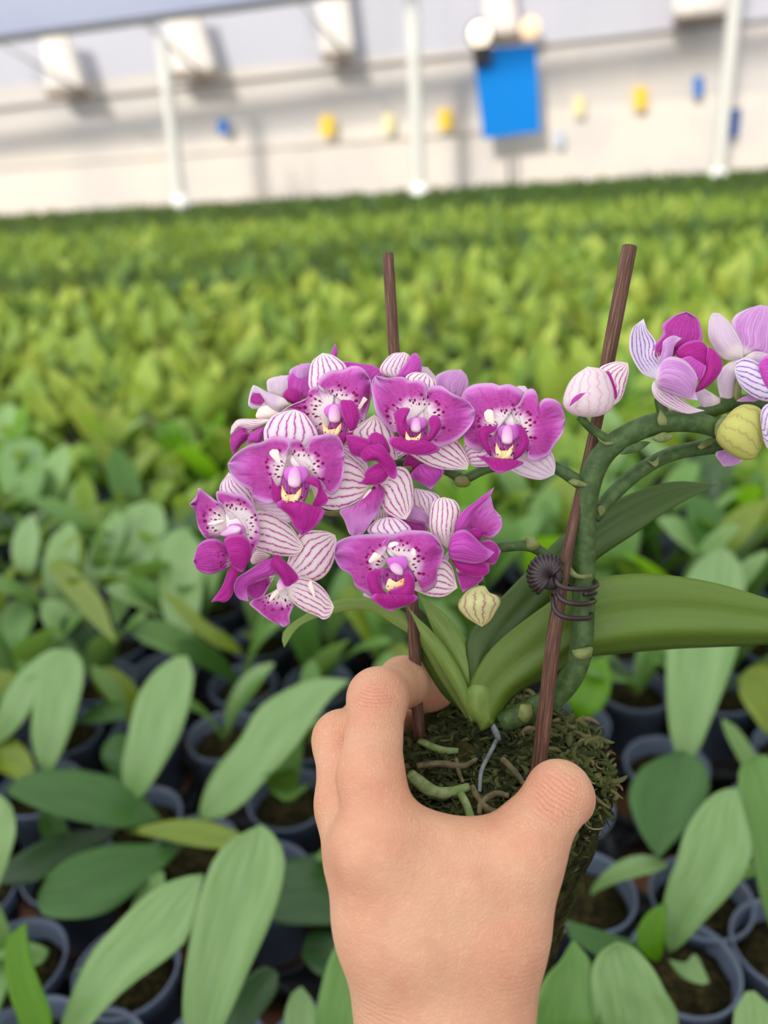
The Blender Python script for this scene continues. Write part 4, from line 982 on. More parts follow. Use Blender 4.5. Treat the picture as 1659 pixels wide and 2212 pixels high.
flower((560, 850), .300, [
 ('sepal', 'sepalwarm', [(730,760),(600,820),(480,800),(408,865),(415,790),(475,733),(610,728),(750,733)], 4, d(lift=.002, bow=.002)),
 ('petal', 'petaldark', [(600,830),(560,900),(500,960),(432,1035),(398,920),(430,850),(520,800)], 4, d(bow=.003, lift=.001)),
 ('petal', 'plain', [(720,790),(700,870),(670,940),(600,935),(550,970),(570,880),(640,820)], 4, d(bow=.002, lift=.0025))], 'half closed flower with a yellow green tip at the left', c1)
flower((610, 890), .300, [
 ('petal', 'lip', [(600,860),(520,800),(480,870),(490,900),(545,955),(600,930)], 2, d(bow=.001)),
 ('petal', 'plain', [(600,870),(540,930),(540,965),(620,1010),(672,1047),(720,985),(762,915),(680,880)], 4, d(lift=.003, bow=.003))], 'dark magenta flower hanging under the top row', c2)
flower((780, 440), .298, [
 ('sepal', 'sepal', [(850,520),(780,420),(715,380),(715,240),(770,235),(870,258),(955,312),(900,420)], 4, d(bow=.002)),
 ('petal', 'plain', [(640,480),(480,470),(520,500),(640,560),(700,610),(835,610),(820,560)], 4, d(bow=.001)),
 ('petal', 'lilac', [(870,590),(800,545),(720,530),(650,500),(705,380),(790,420),(860,500)], 4, d(lift=.002, bow=.002)),
 ('sepal', 'sepal', [(420,520),(350,505),(370,460),(420,405),(480,440),(500,480)], 3, d(bow=.001))], 'flower half hidden behind the bottom centre one', c4)
# buds
def bud(pts, k, z0, m, conv, lab, **kw):
    q = conv(pts); cc = np.mean(np.array(q), 0)
    root = empty('bud', P(cc[0], cc[1], z0), orchid); root['label'] = lab
    pillow('bud_body', q, k, z0, root, Q[m], **kw); return root
b_ = bud([(1310,1100),(1220,1130),(1150,1200),(1118,1290),(1180,1375),(1260,1430),(1330,1468),(1400,1420),(1460,1330),(1500,1245),(1470,1190),(1400,1160),(1360,1105)], 6, .2900, 'budgreen', c4, 'closed pale green striped bud under the cluster', depth=.8, groove=3, gdepth=.06, nv=24, mm=60)
b_ = bud([(300,942),(190,915),(125,840),(150,720),(210,630),(310,560),(430,585),(490,680),(512,800),(480,890),(400,930)], 5, .2900, 'budwhite', cr, 'large pinkish white bud left of the main stalk', depth=.9, groove=3, gdepth=.05, nv=26, mm=60)
blade('sepal', cr([(470,860),(440,640),(400,572),(520,524),(610,533),(618,600),(590,720),(560,800),(510,845)]), 4, .292, cr([(500, 700)])[0], b_, Q['sepalwarm'], bow=.002)
blade('slit', cr([(520,810),(480,720),(430,610),(470,595),(500,660),(530,760)]), 3, .2905, cr([(500, 700)])[0], b_, Q['lip'], lift=.0015)
blade('slit', cr([(175,855),(200,800),(250,765),(298,755),(250,800)]), 3, .2900, cr([(200, 800)])[0], b_, Q['plain'], lift=.0118, tilt=(-.5, 0), bow=.0003)
b_ = bud([(1290,960),(1340,940),(1400,880),(1480,842),(1570,855),(1625,910),(1640,1050),(1605,1180),(1550,1252),(1450,1252),(1340,1190),(1272,1110),(1275,1020)], 7, .2920, 'budolive', cr, 'rounded yellow green bud at the right edge', depth=.9, groove=3, gdepth=.05, nv=24, mm=60)
pillow('tip_cap', c1([(740,735),(600,728),(480,733),(420,780),(408,860),(450,810),(540,770)]), 3, .300, orchid.children[0], Q['node'], lift=.004, depth=.5) if False else None
# right hand side flowers
flower((840, 640), .2900, [
 ('sepal', 'sepalcool', [(830,655),(720,610),(640,480),(624,380),(650,270),(727,203),(760,290),(820,380),(810,480),(860,560)], 5, d(bow=-.003, lift=.0)),
 ('petal', 'petaldark', [(860,560),(800,430),(870,320),(868,250),(960,180),(1050,150),(1130,200),(1157,270),(1158,370),(1010,440)], 5, d(bow=.002, ruff=.0006, lift=-.001)),
 ('sepal', 'sepal', [(810,668),(788,720),(820,800),(900,860),(1050,912),(1185,890),(1100,865),(1040,825),(940,740)], 5, d(lift=.0, bow=.001)),
 ('side_lobe', 'lip', [(990,500),(975,450),(1040,385),(1150,368),(1225,440),(1190,560),(1100,570)], 4, d(lift=.003, bow=.002)),
 ('mid_lobe', 'lip', [(1110,756),(1180,600),(1200,480),(1215,415),(1280,460),(1318,540),(1290,620),(1210,705)], 4, d(lift=.004, bow=.003)),
 ('side_lobe', 'plain', [(1110,690),(1060,580),(1000,515),(1080,488),(1140,540),(1192,560),(1170,640)], 4, d(lift=.006, bow=.0015)),
 ('petal', 'lilac', [(820,650),(840,540),(870,440),(880,370),(950,330),(1012,350),(960,400),(940,480),(900,560)], 5, d(lift=.006, bow=.002)),
 ('petal', 'lilac', [(818,660),(840,560),(920,490),(1040,520),(1127,635),(1112,740),(1135,815),(1050,800),(930,765),(840,720)], 6, d(lift=.009, bow=.004)),
 ], 'half open flower above the main stalk', cr)
flower((1450, 500), .2990, [
 ('petal', 'lavend', [(1470,500),(1330,505),(1225,375),(1212,260),(1240,165),(1295,162),(1370,230),(1440,340),(1475,430)], 5, d(bow=.003)),
 ('petal', 'lilac', [(1470,480),(1420,330),(1385,250),(1412,180),(1500,130),(1600,98),(1720,150),(1720,460),(1600,470)], 5, d(bow=.002, lift=-.001)),
 ('petal', 'lavend', [(1440,500),(1330,560),(1280,660),(1300,790),(1390,790),(1430,640)], 3, d(bow=.002)),
 ('petal', 'lavend', [(1300,800),(1160,722),(1105,770),(1160,850),(1200,892),(1290,850)], 2, d(bow=.001, lift=-.002)),
 ('petal', 'lavend', [(1470,500),(1560,450),(1660,470),(1720,520),(1600,540)], 3, d(bow=.001, lift=.001)),
 ('ovary', 'node', [(1430,830),(1400,780),(1420,640),(1450,640),(1460,780)], 2, d(kind='pillow', depth=1, lift=.002))], 'whitish flower seen from behind near the right edge', cr)
flower((1700, 650), .2880, [
 ('sepal', 'sepalcool', [(1740,640),(1580,530),(1490,497),(1420,528),(1405,590),(1450,700),(1550,785),(1659,822),(1750,800)], 4, d(bow=.003)),
 ('petal', 'plain', [(1750,560),(1659,480),(1600,520),(1590,580),(1640,700),(1690,740),(1760,700)], 3, d(lift=.003, bow=.002)),
 ('sepal', 'lilac', [(1470,790),(1430,820),(1560,822),(1600,800),(1540,770)], 2, d(lift=-.004))], 'violet striped flower cut by the right edge', cr)
flower((1700, 1000), .2840, [
 ('sepal', 'sepalcool', [(1740,820),(1640,850),(1605,920),(1615,1060),(1650,1165),(1740,1220)], 3, d(bow=.003))], 'striped sepal of a flower cut by the right edge below the bud', cr)
flower((1360, 1250), .3050, [
 ('sepal', 'lilac', [(1360,1180),(1265,1210),(1325,1308),(1400,1300),(1465,1258)], 2, d(bow=.001))], 'lilac petal tip under the yellow green bud', cr)

# ---- stalks
st1 = stem('flower_stalk', [(1085,1560,.318),(1150,1532,.314),(1212,1490,.309),(1250,1425,.304),(1260,1330,.303),(1261,1200,.302),(1266,1080,.300),(1296,990,.298),(1362,936,.296),(1450,910,.295),(1540,922,.296),(1590,960,.300)],
           [24,24,26,25,24,25,25,25,24,24,21,20], orchid, Q['stem'], n=60, seg=20)
stem('flower_stalk', [(1283,1120,.306),(1320,1072,.306),(1385,1015,.307),(1460,978,.308),(1560,962,.309)], [14,16,16,16,17], orchid, Q['stem'])
stem('flower_stalk', [(1440,915,.300),(1500,900,.302),(1585,870,.304),(1680,872,.305)], [16,17,17,16], orchid, Q['stem'])
stem('flower_stalk', [(985,1040,.304),(1010,1032,.304),(1060,1010,.303),(1150,1000,.302),(1200,1010,.301),(1258,1046,.300)], [12,11,11,12,13,15], orchid, Q['stem'])
stem('flower_stalk', [(1040,1190,.300),(1085,1182,.300),(1145,1180,.300),(1190,1208,.301),(1225,1236,.302)], [11,11,12,12,14], orchid, Q['stem'])
stem('flower_stalk', [(1252,900,.292),(1275,924,.294),(1310,950,.296)], [8,9,12], orchid, Q['stem'])
stem('flower_stalk', [(1421,860,.294),(1430,885,.295),(1440,912,.296)], [8,12,15], orchid, Q['stem'])
stem('flower_stalk', [(700,1080,.300),(800,1020,.306),(870,1000,.308),(950,1010,.308),(1000,1036,.305)], [8,10,11,11,12], orchid, Q['stem'])
stem('flower_stalk', [(1040,1262,.296),(1030,1240,.298),(1030,1200,.300)], [6,6,7], orchid, Q['stem'])
stem('flower_stalk', [(780,1105,.300),(720,1110,.300),(690,1105,.300)], [6,6,5], orchid, Q['olive'])
def bract(pts, k, z, m='node', conv=lambda L: L, **kw): return pillow('bract', conv(pts), k, z, orchid, Q[m], **kw)
bract([(160,1420),(200,1400),(255,1412),(310,1440),(312,1455),(250,1460),(190,1445)], 3, .296, conv=cr, depth=.8)
bract([(380,1085),(430,1120),(500,1120),(515,1140),(450,1150),(400,1120)], 3, .2925, conv=cr, depth=.7)
bract([(850,880),(830,960),(845,1000),(900,1000),(905,960),(870,900)], 3, .289, conv=cr, depth=.5)
bract([(800,1080),(880,1050),(945,1070),(940,1100),(870,1130),(800,1110)], 2, .292, conv=cr, depth=.6)
bract([(550,1220),(600,1160),(700,1120),(785,1125),(700,1190),(600,1215)], 3, .294, 'stem', conv=cr, depth=.4)
bract([(1290,960),(1262,1000),(1262,1080),(1300,1060),(1330,1000),(1390,935),(1330,915)], 4, .291, 'node', conv=cr, depth=.5)
bract([(1130,1160),(1200,1100),(1262,1095),(1240,1140),(1160,1180)], 2, .303, conv=cr, depth=.6)
bract([(750,1260),(800,1270),(845,1230),(840,1290),(810,1310)], 2, .3035, conv=cr, depth=.5)
bract([(375,1630),(400,1600),(440,1600),(440,1650),(400,1680)], 2, .3035, conv=cr, depth=.5)
bract([(1137,1185),(1135,1160),(1155,1160),(1168,1180),(1150,1190)], 2, .298, depth=.6)
bract([(1225,1210),(1222,1235),(1245,1250),(1278,1252),(1278,1240),(1250,1240),(1235,1225)], 3, .2985, depth=.6)
bract([(1235,1405),(1255,1400),(1280,1398),(1278,1418),(1258,1425),(1240,1418)], 3, .2975, depth=.7)
bract([(982,1045),(985,1032),(1008,1030),(1018,1045),(1008,1052),(990,1052)], 3, .301, 'olive', depth=.8)
bract([(1118,1548),(1125,1522),(1150,1522),(1152,1545),(1135,1562)], 2, .309, depth=.6)
bract([(865,1016),(870,1008),(888,1006),(892,1015),(880,1023)], 2, .2985, 'olive', depth=.8)

# ---- leaves of the held plant
OL = {
 'near': tintleaf('orchid_leaf', lin(104, 132, 44), lin(98, 126, 44), rough=0.42, tr=.2, mid=.0),
 'deep': tintleaf('orchid_leaf_dark', lin(72, 98, 32), lin(60, 88, 36), rough=0.42, tr=.15, mid=.1),
 'soft': tintleaf('orchid_leaf_soft', lin(142, 170, 84), lin(118, 150, 68), rough=0.42, tr=.25, mid=.1)}
def oleaf(pts, k, z0, m, **kw):
    cc = np.mean(np.array(pts), 0); o = blade('leaf', pts, k, z0, cc, orchid, OL[m], nv=36, nu=14, th=.0018, **kw); return o
oleaf([(1040,1575),(1012,1500),(1040,1430),(1090,1375),(1190,1300),(1255,1258),(1370,1240),(1480,1248),(1600,1275),(1800,1340),(1800,1370),(1660,1388),(1560,1393),(1450,1398),(1340,1408),(1250,1420),(1180,1460),(1110,1500),(1065,1560)], 9, .3120, 'near', tilt=(-.10, 0), bow=.003, dip=.003, flap=.07)
oleaf([(1030,1560),(1015,1450),(1010,1380),(1060,1318),(1130,1245),(1200,1172),(1290,1102),(1380,1060),(1460,1040),(1545,1048),(1450,1098),(1370,1152),(1290,1205),(1230,1265),(1160,1345),(1090,1440),(1060,1540)], 9, .3250, 'deep', tilt=(.05, -.1), bow=.003, dip=.002)
oleaf([(1040,1545),(1000,1490),(960,1410),(915,1310),(905,1285),(950,1318),(995,1368),(1020,1410),(1035,1460)], 4, .3230, 'soft', bow=.003)
oleaf([(1020,1555),(985,1490),(945,1420),(912,1370),(880,1310),(935,1370),(975,1420),(1005,1480)], 4, .3180, 'soft', bow=.002)
oleaf([(1010,1540),(960,1500),(915,1430),(880,1370),(845,1320),(900,1310),(950,1370),(990,1440)], 4, .3300, 'deep', bow=.003)
oleaf([(1010,1550),(955,1470),(905,1385),(850,1345),(800,1316),(720,1322),(650,1350),(614,1398),(610,1370),(640,1340),(715,1302),(800,1298),(880,1330),(940,1400),(990,1480)], 7, .3260, 'soft', bow=.0015, tilt=(.05, 0))
pillow('crown', [(1045,1575),(1008,1540),(1005,1500),(1020,1470),(1060,1480),(1065,1520),(1068,1560)], 3, .318, orchid, OL['soft'], depth=.8)

# ---- root ball: tapering column of moss that keeps the shape of its pot
zc = .322
ct0 = P(1097, 1640, zc)
axis_dn = np.array([-0.025, 0.02, -1.0]); axis_dn /= np.linalg.norm(axis_dn)
ax = np.cross(axis_dn, [0, 1, 0]); ax /= np.linalg.norm(ax); ay = np.cross(axis_dn, ax)
def rb(r, t, h): return ct0 + axis_dn * h + ax * r * math.cos(t) + ay * r * math.sin(t)
RT, RBo, HH = .0425, .0270, .098
V = []; n_, m2_ = 60, 120
prof = []
for i in range(16): s = i / 15; prof.append((RT * s * .97, .000 + .003 * s ** 6))
for i in range(1, 45): s = i / 44; prof.append((RT + (RBo - RT) * s ** .9, .003 + HH * s))
for i in range(1, 9): s = i / 8; prof.append((RBo * math.cos(s * PI / 2) + .0004, .003 + HH + .006 * math.sin(s * PI / 2)))
for (r, h) in prof:
    for j in range(m2_):
        t = 2 * PI * j / m2_; p = rb(r, t, h); q = Vector(p)
        dn = noise.noise(q * 90) * .0035 + noise.noise(q * 260) * .0020 + noise.noise(q * 600) * .0010
        nrm = (ax * math.cos(t) + ay * math.sin(t)) if h > .003 else -axis_dn
        k_ = 1.0 if h < .004 else .55
        V.append(p + nrm * dn * k_)
F = [(i * m2_ + j, i * m2_ + (j + 1) % m2_, (i + 1) * m2_ + (j + 1) % m2_, (i + 1) * m2_ + j) for i in range(len(prof) - 1) for j in range(m2_)]
def rootmat():
    m = mat('root_ball_moss', rough=.95, spec=.08); n = N(m); o = n.obj(); a = n.noise(o, 110, 6, .7); b = n.noise(o, 30, 3)
    c = n.ramp(a, [(.28, lin(14, 16, 8)), (.45, lin(42, 46, 22)), (.58, lin(74, 76, 40)), (.72, lin(112, 104, 64))])
    c = n.mix(n.ss(b, .5, .68), c, lin(96, 78, 48)); n.color(c); n.bump(n.noise(o, 420, 6, .7), 1, .003); return m
rbo = mesh_obj('root_ball', V, F, rootmat(), orchid); rbo['label'] = 'moss filled root ball keeping the shape of its pot'
# moss strands over the top and rim
def strandmat():
    m = mat('moss_strand', rough=.85, spec=.15); n = N(m); a = n.n('ShaderNodeAttribute'); a.attribute_name = 'tint'
    c = n.ramp(a.outputs['Fac'], [(0, lin(38, 44, 22)), (.3, lin(74, 84, 42)), (.55, lin(108, 112, 66)), (.8, lin(140, 122, 84)), (1, lin(168, 150, 116))])
    c = n.mix(n.m('MULTIPLY', n.noise(n.obj(), 500, 3), .6), c, lin(30, 32, 16)); n.color(c); return m
sm_ = MB(); rs = random.Random(5)
for k in range(2300):
    t = rs.uniform(0, 2 * PI); edge = k > 1500
    if edge: r = RT * rs.uniform(.9, 1.0); h = rs.uniform(-.001, .010) if rs.random() < .6 else rs.uniform(0, HH * .95)
    else: r = RT * math.sqrt(rs.random()) * .97; h = -.0005
    if h > .010: r = (RT + (RBo - RT) * (h / HH) ** .9)
    L = rs.uniform(.003, .011) * (.6 if edge else 1); a = rs.uniform(0, 2 * PI); pts = []
    el = rs.uniform(-.1, .30) if not edge else rs.uniform(-.9, -.1)
    p = rb(r, t, h)
    rad = (ax * math.cos(t) + ay * math.sin(t))
    if h >= .010:
        dirv = axis_dn * math.sin(a) + np.cross(axis_dn, rad) * math.cos(a) + rad * .0
    else: dirv = ax * math.cos(a) + ay * math.sin(a) - axis_dn * el
    curl = rs.uniform(-3.2, 3.2)
    for s in range(5):
        pts.append(p.copy()); p = p + dirv * L / 4
        dirv = dirv + (np.cross(axis_dn, dirv) * curl * .35) + axis_dn * .12 * (s > 1)
        dirv /= np.linalg.norm(dirv)
    w = rs.uniform(.0003, .0006) if rs.random() < .5 else rs.uniform(.0006, .0015)
    Vt, Ft, Ut = tube(pts, [w * .6, w, w, w * .8, w * .3], 7, 5, oval=rs.uniform(.5, 1))
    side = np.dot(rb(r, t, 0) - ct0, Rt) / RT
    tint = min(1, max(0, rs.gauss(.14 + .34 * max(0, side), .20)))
    sm_.add(Vt, Ft, Ut, [tint] * len(Vt))
mo = sm_.build('moss_strands', strandmat(), orchid); tag(mo, kind='stuff')
# thick aerial roots on top of the root ball
Q['root'] = stemmat('root_green', lin(112, 138, 74), lin(150, 168, 116)); Q['rootgrey'] = stemmat('root_grey', lin(136, 146, 146), lin(100, 112, 112)); Q['rootbrown'] = stemmat('root_brown', lin(120, 108, 78), lin(80, 78, 46))
def root_(pts, r, m='root', dz=0.0):
    W3 = []
    for (x, y) in pts:
        rr = ray(x, y); t = np.dot(ct0 - axis_dn * .002 - Cp, axis_dn) / np.dot(rr, axis_dn); W3.append(Cp + rr * (t + dz))
    V, F, UV = tube(W3, [q * .31 / FP for q in r], 24, 12); return mesh_obj('aerial_root', V, F, Q[m], orchid, uv=UV)
root_([(888,1672),(905,1690),(940,1712),(975,1712),(1012,1700)], [11,15,14,12,9])
root_([(995,1715),(1008,1740),(1018,1772),(1020,1800)], [9,9,9,8])
root_([(1072,1600),(1060,1625),(1040,1665),(1036,1710)], [5,5,5,4], 'rootgrey')
root_([(1020,1700),(1035,1730),(1060,1752),(1090,1755)], [7,7,8,6], 'rootbrown')
root_([(900,1655),(950,1650),(1000,1655),(1030,1640)], [7,8,7,5], 'rootbrown')
root_([(1085,1640),(1110,1665),(1132,1695)], [7,7,6], 'rootbrown')
root_([(985,1640),(990,1665),(1000,1690)], [5,5,4], 'rootbrown')
root_([(905,1600),(950,1620),(990,1622)], [8,9,6])
root_([(1100,1720),(1070,1715),(1040,1735),(1035,1760)], [6,7,7,5], 'rootbrown')
root_([(1060,1560),(1072,1585),(1078,1600)], [6,8,5], 'rootgrey')

# ---- stakes
def stakemat():
    m = mat('stake_wood', rough=.6, spec=.25); n = N(m); u, v = n.uv()
    f = n.noise(n.vec(n.m('MULTIPLY', u, 14), n.m('MULTIPLY', v, 6)), 2.0, 4, .6)
    c = n.ramp(f, [(.3, lin(62, 42, 34)), (.5, lin(94, 66, 54)), (.7, lin(142, 106, 90))]); n.color(c); n.bump(f, .4, .0006); return m
Q['stake'] = stakemat()
def stake(pts, r, lab):
    W3 = [P(*p) for p in pts]; rr = [q * p[2] / FP for q, p in zip(r, pts)]
    V, F, UV = tube(W3, rr, 30, 10); o = mesh_obj('plant_stake', V, F, Q['stake'], uv=UV, loc=W3[0]); tag(o, lab, 'stake'); return o
stake([(1158,1690,.306),(1168,1620,.305),(1200,1350,.2975),(1232,1160,.2975),(1285,930,.3025),(1322,730,.3025),(1360,533,.3025)], [17,17,16,12,13,16,16.5], 'thick dark brown plant stake rising past the pinkish white bud')
stake([(906,1590,.330),(900,1500,.328),(892,1330,.325),(872,1050,.322),(850,740,.318),(838,548,.316)], [13,13,14,13,12.5,12.5], 'thin dark brown plant stake rising behind the left flower cluster')

# ---- spring clip holding stalk and stake together
clipm = mat('clip_brown', lin(44, 30, 33), .28, .6)
clip = empty('plant_clip', P(1215, 1270, .29)); tag(clip, 'dark brown ribbed spring clip holding the stalk to the thick stake', 'clip')
fan = MB(); fc = (1188, 1246)
for k in range(15):
    a = 2.05 + k * 0.26
    e = (fc[0] - 8 + 43 * math.cos(a) * .95, fc[1] - 4 + 44 * math.sin(a))
    q = [P(fc[0], fc[1], .2860), P((fc[0] + e[0]) / 2, (fc[1] + e[1]) / 2, .2835), P(e[0], e[1], .2865)]
    V, F, UV = tube(q, [.0006, .0011, .0009], 8, 8); fan.add(V, F, UV)
fan.build('fan', clipm, clip)
V, F, UV = tube([P(fc[0], fc[1], .2858), P(fc[0], fc[1], .2885)], [.0040, .0050], 4, 20); mesh_obj('hinge', V, F, clipm, clip, uv=UV)
for (pts) in [[(1195,1232,.288),(1205,1262,.2835),(1235,1272,.2830),(1278,1270,.2870),(1290,1262,.294),(1280,1250,.304)],
              [(1196,1262,.288),(1212,1294,.2835),(1240,1304,.2830),(1272,1304,.2880),(1284,1298,.296),(1270,1292,.305)],
              [(1192,1285,.288),(1200,1320,.2845),(1225,1334,.2835),(1265,1336,.2880),(1280,1330,.296),(1266,1322,.304)],
              [(1190,1250,.289),(1200,1240,.294),(1225,1262,.306),(1262,1285,.3055),(1286,1280,.300),(1262,1284,.2960)]]:
    V, F, UV = tube([P(*p) for p in pts], [5.4 * .29 / FP] * len(pts), 30, 10); mesh_obj('prong', V, F, clipm, clip, uv=UV)
# ================================================================== THE HAND (one continuous surface grown from a smooth field)
def hp(x, y, z): return np.array([(x - IW / 2) / FP * z, -(y - IH / 2) / FP * z, -z])
PRIM = []      # (a, b, ra, rb, blend, flatten)
def cap(a, b, ra, rb, k=.006): PRIM.append((hp(*a), hp(*b), ra * a[2] / FP, rb * b[2] / FP, k))
# forearm and wrist (two side by side bars make it wider than thick)
cap((880, 2420, .262), (884, 2180, .262), 100, 102, .012)
cap((1035, 2420, .262), (1040, 2180, .262), 98, 98, .012)
cap((884, 2180, .262), (838, 1990, .262), 102, 102, .012)
cap((1040, 2180, .262), (1070, 2010, .262), 98, 102, .012)
cap((960, 2420, .258), (960, 2180, .258), 84, 86, .012)
cap((960, 2200, .258), (950, 1960, .262), 86, 88, .012)
# palm / back of the hand
cap((840, 2000, .262), (790, 1830, .268), 104, 86, .012)      # to middle knuckle side
cap((900, 2010, .258), (838, 1830, .258), 98, 72, .012)         # index metacarpal
cap((940, 1990, .262), (930, 1885, .264), 88, 80, .012)
cap((1060, 2010, .262), (1125, 1880, .268), 108, 78, .012)     # thumb metacarpal
cap((930, 1885, .264), (1050, 1880, .266), 78, 72, .012)       # web between index and thumb
cap((870, 1800, .264), (1000, 1880, .262), 50, 72, .012)
cap((1010, 1880, .264), (1110, 1830, .268), 70, 62, .012)
# ring and little side of the palm, further round
cap((830, 2020, .280), (790, 1880, .290), 86, 72, .012)
# index finger
cap((832, 1830, .258), (800, 1680, .268), 76, 66, .007)
cap((800, 1680, .268), (815, 1508, .296), 68, 60, .006)
cap((815, 1508, .296), (872, 1472, .330), 58, 50, .006)
cap((872, 1472, .330), (945, 1508, .356), 50, 44, .005)
# middle finger
cap((775, 1850, .274), (750, 1740, .284), 74, 64, .007)
cap((750, 1740, .284), (738, 1598, .305), 64, 58, .006)
cap((736, 1598, .305), (790, 1560, .338), 58, 50, .005)
cap((790, 1560, .338), (870, 1560, .362), 50, 42, .005)
# ring finger
cap((780, 1890, .296), (770, 1770, .318), 66, 56, .006)
cap((752, 1770, .318), (775, 1650, .345), 56, 50, .005)
cap((775, 1650, .345), (860, 1620, .372), 50, 42, .005)
# little finger
cap((800, 1930, .308), (780, 1830, .335), 58, 50, .006)
cap((780, 1830, .335), (810, 1740, .362), 48, 42, .005)
cap((810, 1740, .362), (880, 1710, .376), 42, 36, .005)
# thumb
cap((1118, 1880, .268), (1158, 1790, .270), 74, 66, .008)
cap((1158, 1790, .270), (1207, 1716, .276), 66, 67, .006)
cap((1208, 1716, .276), (1220, 1722, .290), 66, 60, .005)
cap((1220, 1722, .290), (1200, 1750, .302), 56, 42, .005)
# knuckle swells
cap((800, 1835, .258), (806, 1830, .258), 66, 66, .010)
cap((1130, 1850, .260), (1136, 1845, .260), 60, 58, .010)
def sdf(p):
    out = None
    for a, b, ra, rb_, k in PRIM:
        ab = b - a; t = np.clip(((p - a) @ ab) / max(1e-12, ab @ ab), 0, 1)
        q = p - a - t[..., None] * ab; dd = np.sqrt((q * q).sum(-1)) - (ra + (rb_ - ra) * t)
        if out is None: out = dd
        else:
            h = np.maximum(k - np.abs(out - dd), 0) / k
            out = np.minimum(out, dd) - h * h * k * .25
    return out
def root_carve(p):
    """distance to the root ball so the skin presses on it and never enters it"""
    w = p[..., 0:1] * Rt + p[..., 1:2] * Up - p[..., 2:3] * Fw + Cp
    q = w - ct0; h = q @ axis_dn; rad = np.sqrt(np.maximum((q * q).sum(-1) - h * h, 0))
    r_at = RT + (RBo - RT) * np.clip(h / HH, 0, 1) ** .9
    return np.where(h > -.002, rad - r_at, np.hypot(np.maximum(rad - r_at, 0), h + .002))
def surface_net(lo, hi, step):
    xs = [np.arange(lo[i], hi[i], step) for i in range(3)]
    X = np.stack(np.meshgrid(*xs, indexing='ij'), -1); nx, ny, nz = X.shape[:3]
    D = np.empty((nx, ny, nz))
    for i in range(nx):
        D[i] = sdf(X[i])
        if CARVE: 
            c = -(root_carve(X[i]) - .0003); k = .004; h = np.maximum(k - np.abs(D[i] - c), 0) / k; D[i] = np.maximum(D[i], c) + h * h * k * .25
    s = D < 0
    cnt = np.zeros((nx - 1, ny - 1, nz - 1)); acc = np.zeros((nx - 1, ny - 1, nz - 1, 3))
    sl = lambda o, d_: tuple(slice(o[i], o[i] + d_[i]) for i in range(3)); dm = (nx - 1, ny - 1, nz - 1)
    for axis in range(3):
        for o1 in (0, 1):
            for o2 in (0, 1):
                o = [0, 0, 0]; oo = [i for i in range(3) if i != axis]; o[oo[0]] = o1; o[oo[1]] = o2
                e = list(o); e[axis] = 1
                a = D[sl(o, dm)]; b = D[sl(e, dm)]; m = (a < 0) != (b < 0)
                t = np.where(m, a / np.where(m, a - b, 1), 0)
                pt = np.zeros(dm + (3,)); pt[..., oo[0]] = o1; pt[..., oo[1]] = o2; pt[..., axis] = t
                acc += pt * m[..., None]; cnt += m
    act = cnt > 0; idx = -np.ones(dm, int); idx[act] = np.arange(act.sum())
    base = np.stack(np.nonzero(act), -1); V = (base + acc[act] / cnt[act][:, None]) * step + np.array(lo)
    F = []
    for axis in range(3):
        b, c = (axis + 1) % 3, (axis + 2) % 3
        o = [0, 0, 0]; e = [0, 0, 0]; e[axis] = 1
        a0 = s[:-1 if axis == 0 else None, :-1 if axis == 1 else None, :-1 if axis == 2 else None]
        a1 = s[1 if axis == 0 else 0:, 1 if axis == 1 else 0:, 1 if axis == 2 else 0:]
        I = np.stack(np.nonzero(a0 != a1), -1)
        for dd in (b, c): I = I[(I[:, dd] > 0) & (I[:, dd] < dm[dd])]
        flip = s[tuple(I.T)]
        def at(db, dc):
            J = I.copy(); J[:, b] -= db; J[:, c] -= dc; return idx[tuple(J.T)]
        q = np.stack([at(0, 0), at(1, 0), at(1, 1), at(0, 1)], -1)
        q[~flip] = q[~flip][:, ::-1]; F.append(q)
    F = np.vstack(F); F = F[(F >= 0).all(1)]
    return V, F
CARVE = True
allp = np.array([q for p in PRIM for q in (p[0], p[1])])
HV, HF = surface_net(allp.min(0) - .022, allp.max(0) + .022, .0013)
HW = HV[:, 0:1] * Rt + HV[:, 1:2] * Up - HV[:, 2:3] * Fw + Cp
TEND = [((905, 2080, .2575), (850, 1870, .2535), 13), ((1085, 2060, .2575), (1135, 1900, .2600), 12)]
for a_, b_2, r_2 in TEND: cap((a_[0], a_[1], a_[2] - .0112), (b_2[0], b_2[1], b_2[2] - .0070), r_2, r_2, .012)
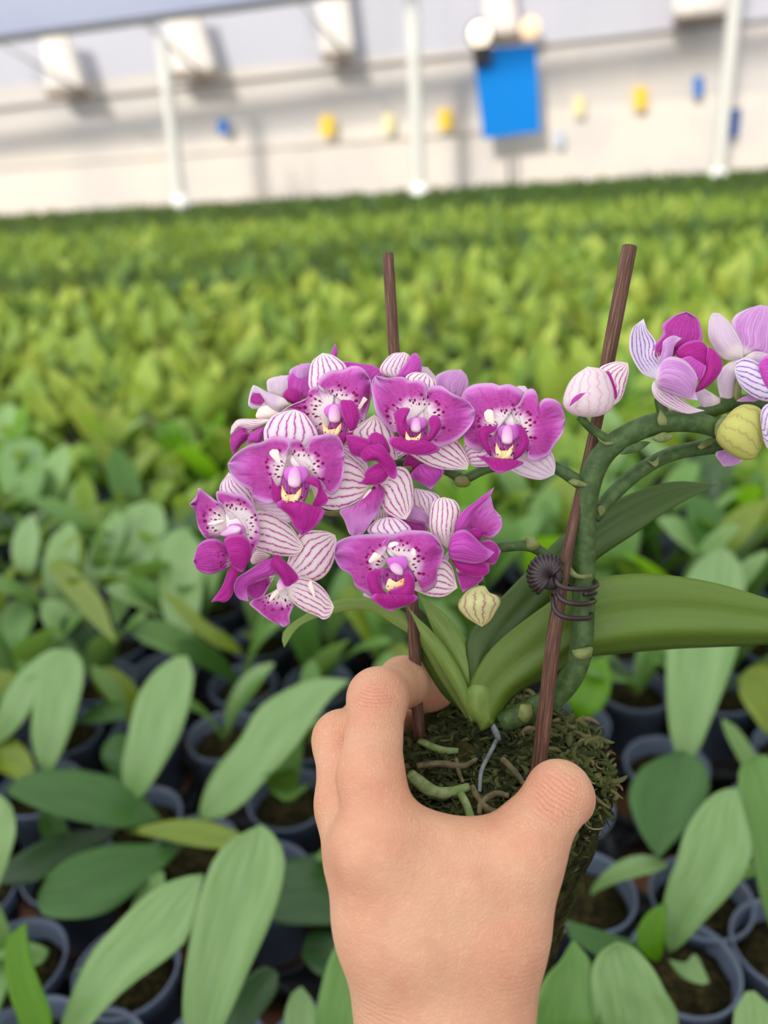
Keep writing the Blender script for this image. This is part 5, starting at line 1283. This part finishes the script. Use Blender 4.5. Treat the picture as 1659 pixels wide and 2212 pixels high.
def skinmat():
    m = mat('skin', rough=.48, spec=.35); n = N(m); o = n.obj()
    a = n.noise(o, 28, 3); b = n.noise(o, 320, 4)
    c = n.mix(n.ss(a, .35, .68), lin(228, 178, 144), lin(218, 158, 126)); c = n.mix(n.m('MULTIPLY', b, .18), c, lin(205, 140, 112)); n.color(c)
    bs = n.b; bs.inputs['Subsurface Weight'].default_value = .35; bs.inputs['Subsurface Radius'].default_value = (1.0, .35, .2); bs.inputs['Subsurface Scale'].default_value = .0035
    vo = n.n('ShaderNodeTexVoronoi', feature='DISTANCE_TO_EDGE'); n.l(o, vo.inputs['Vector']); vo.inputs['Scale'].default_value = 900
    hh = n.m('ADD', n.m('MULTIPLY', n.ss(vo.outputs['Distance'], 0, .25), .4), n.m('MULTIPLY', n.noise(o, 420, 4), .9))
    hb_ = P(955, 2250, .262)
    def local(x, y, z): return tuple(P(x, y, z) - hb_)
    for (c3_, dr, rad, wl_, amp) in [((1205, 1712, .262), ((1165, 1790), (1222, 1700)), .013, .0030, 1.6), ((808, 1520, .285), ((800, 1640), (812, 1500)), .009, .0022, 1.2),
                               ((738, 1610, .297), ((742, 1720), (738, 1590)), .008, .0022, 1.0), ((815, 2170, .255), ((830, 2230), (850, 2050)), .020, .0032, .9), ((1135, 2080, .252), ((1130, 2150), (1150, 2000)), .020, .0040, .5)]:
        dv = P(*dr[1], .262) - P(*dr[0], .262); dv /= np.linalg.norm(dv)
        dt = n.n('ShaderNodeVectorMath', operation='DOT_PRODUCT'); n.l(o, dt.inputs[0]); dt.inputs[1].default_value = tuple(dv)
        ds = n.n('ShaderNodeVectorMath', operation='DISTANCE'); n.l(o, ds.inputs[0]); ds.inputs[1].default_value = local(*c3_)
        mk = n.m('SUBTRACT', 1.0, n.ss(ds.outputs['Value'], rad * .45, rad))
        wv = n.m('SINE', n.m('ADD', n.m('MULTIPLY', dt.outputs['Value'], 2 * PI / wl_), n.m('MULTIPLY', n.noise(o, 160, 2), 5.0)))
        wv = n.m('POWER', n.m('ABSOLUTE', wv), .35)
        hh = n.m('ADD', hh, n.m('MULTIPLY', n.m('MULTIPLY', wv, mk), amp))
        if rad < .015: c = n.mix(n.m('MULTIPLY', mk, .45), c, lin(226, 150, 124))
    n.color(c); c = n.mix(n.m('MULTIPLY', n.ss(n.noise(o, 75, 4), .48, .66), .22), c, lin(212, 140, 116)); n.color(c); n.bump(hh, .65, .0007); return m
hb = P(955, 2250, .262)
hand = mesh_obj('hand', HW, HF.tolist(), skinmat(), loc=hb)
tag(hand, "person's bare hand and wrist gripping the mossy root ball of the orchid", 'person')
sm2 = hand.modifiers.new('relax', 'SMOOTH'); sm2.factor = .5; sm2.iterations = 4
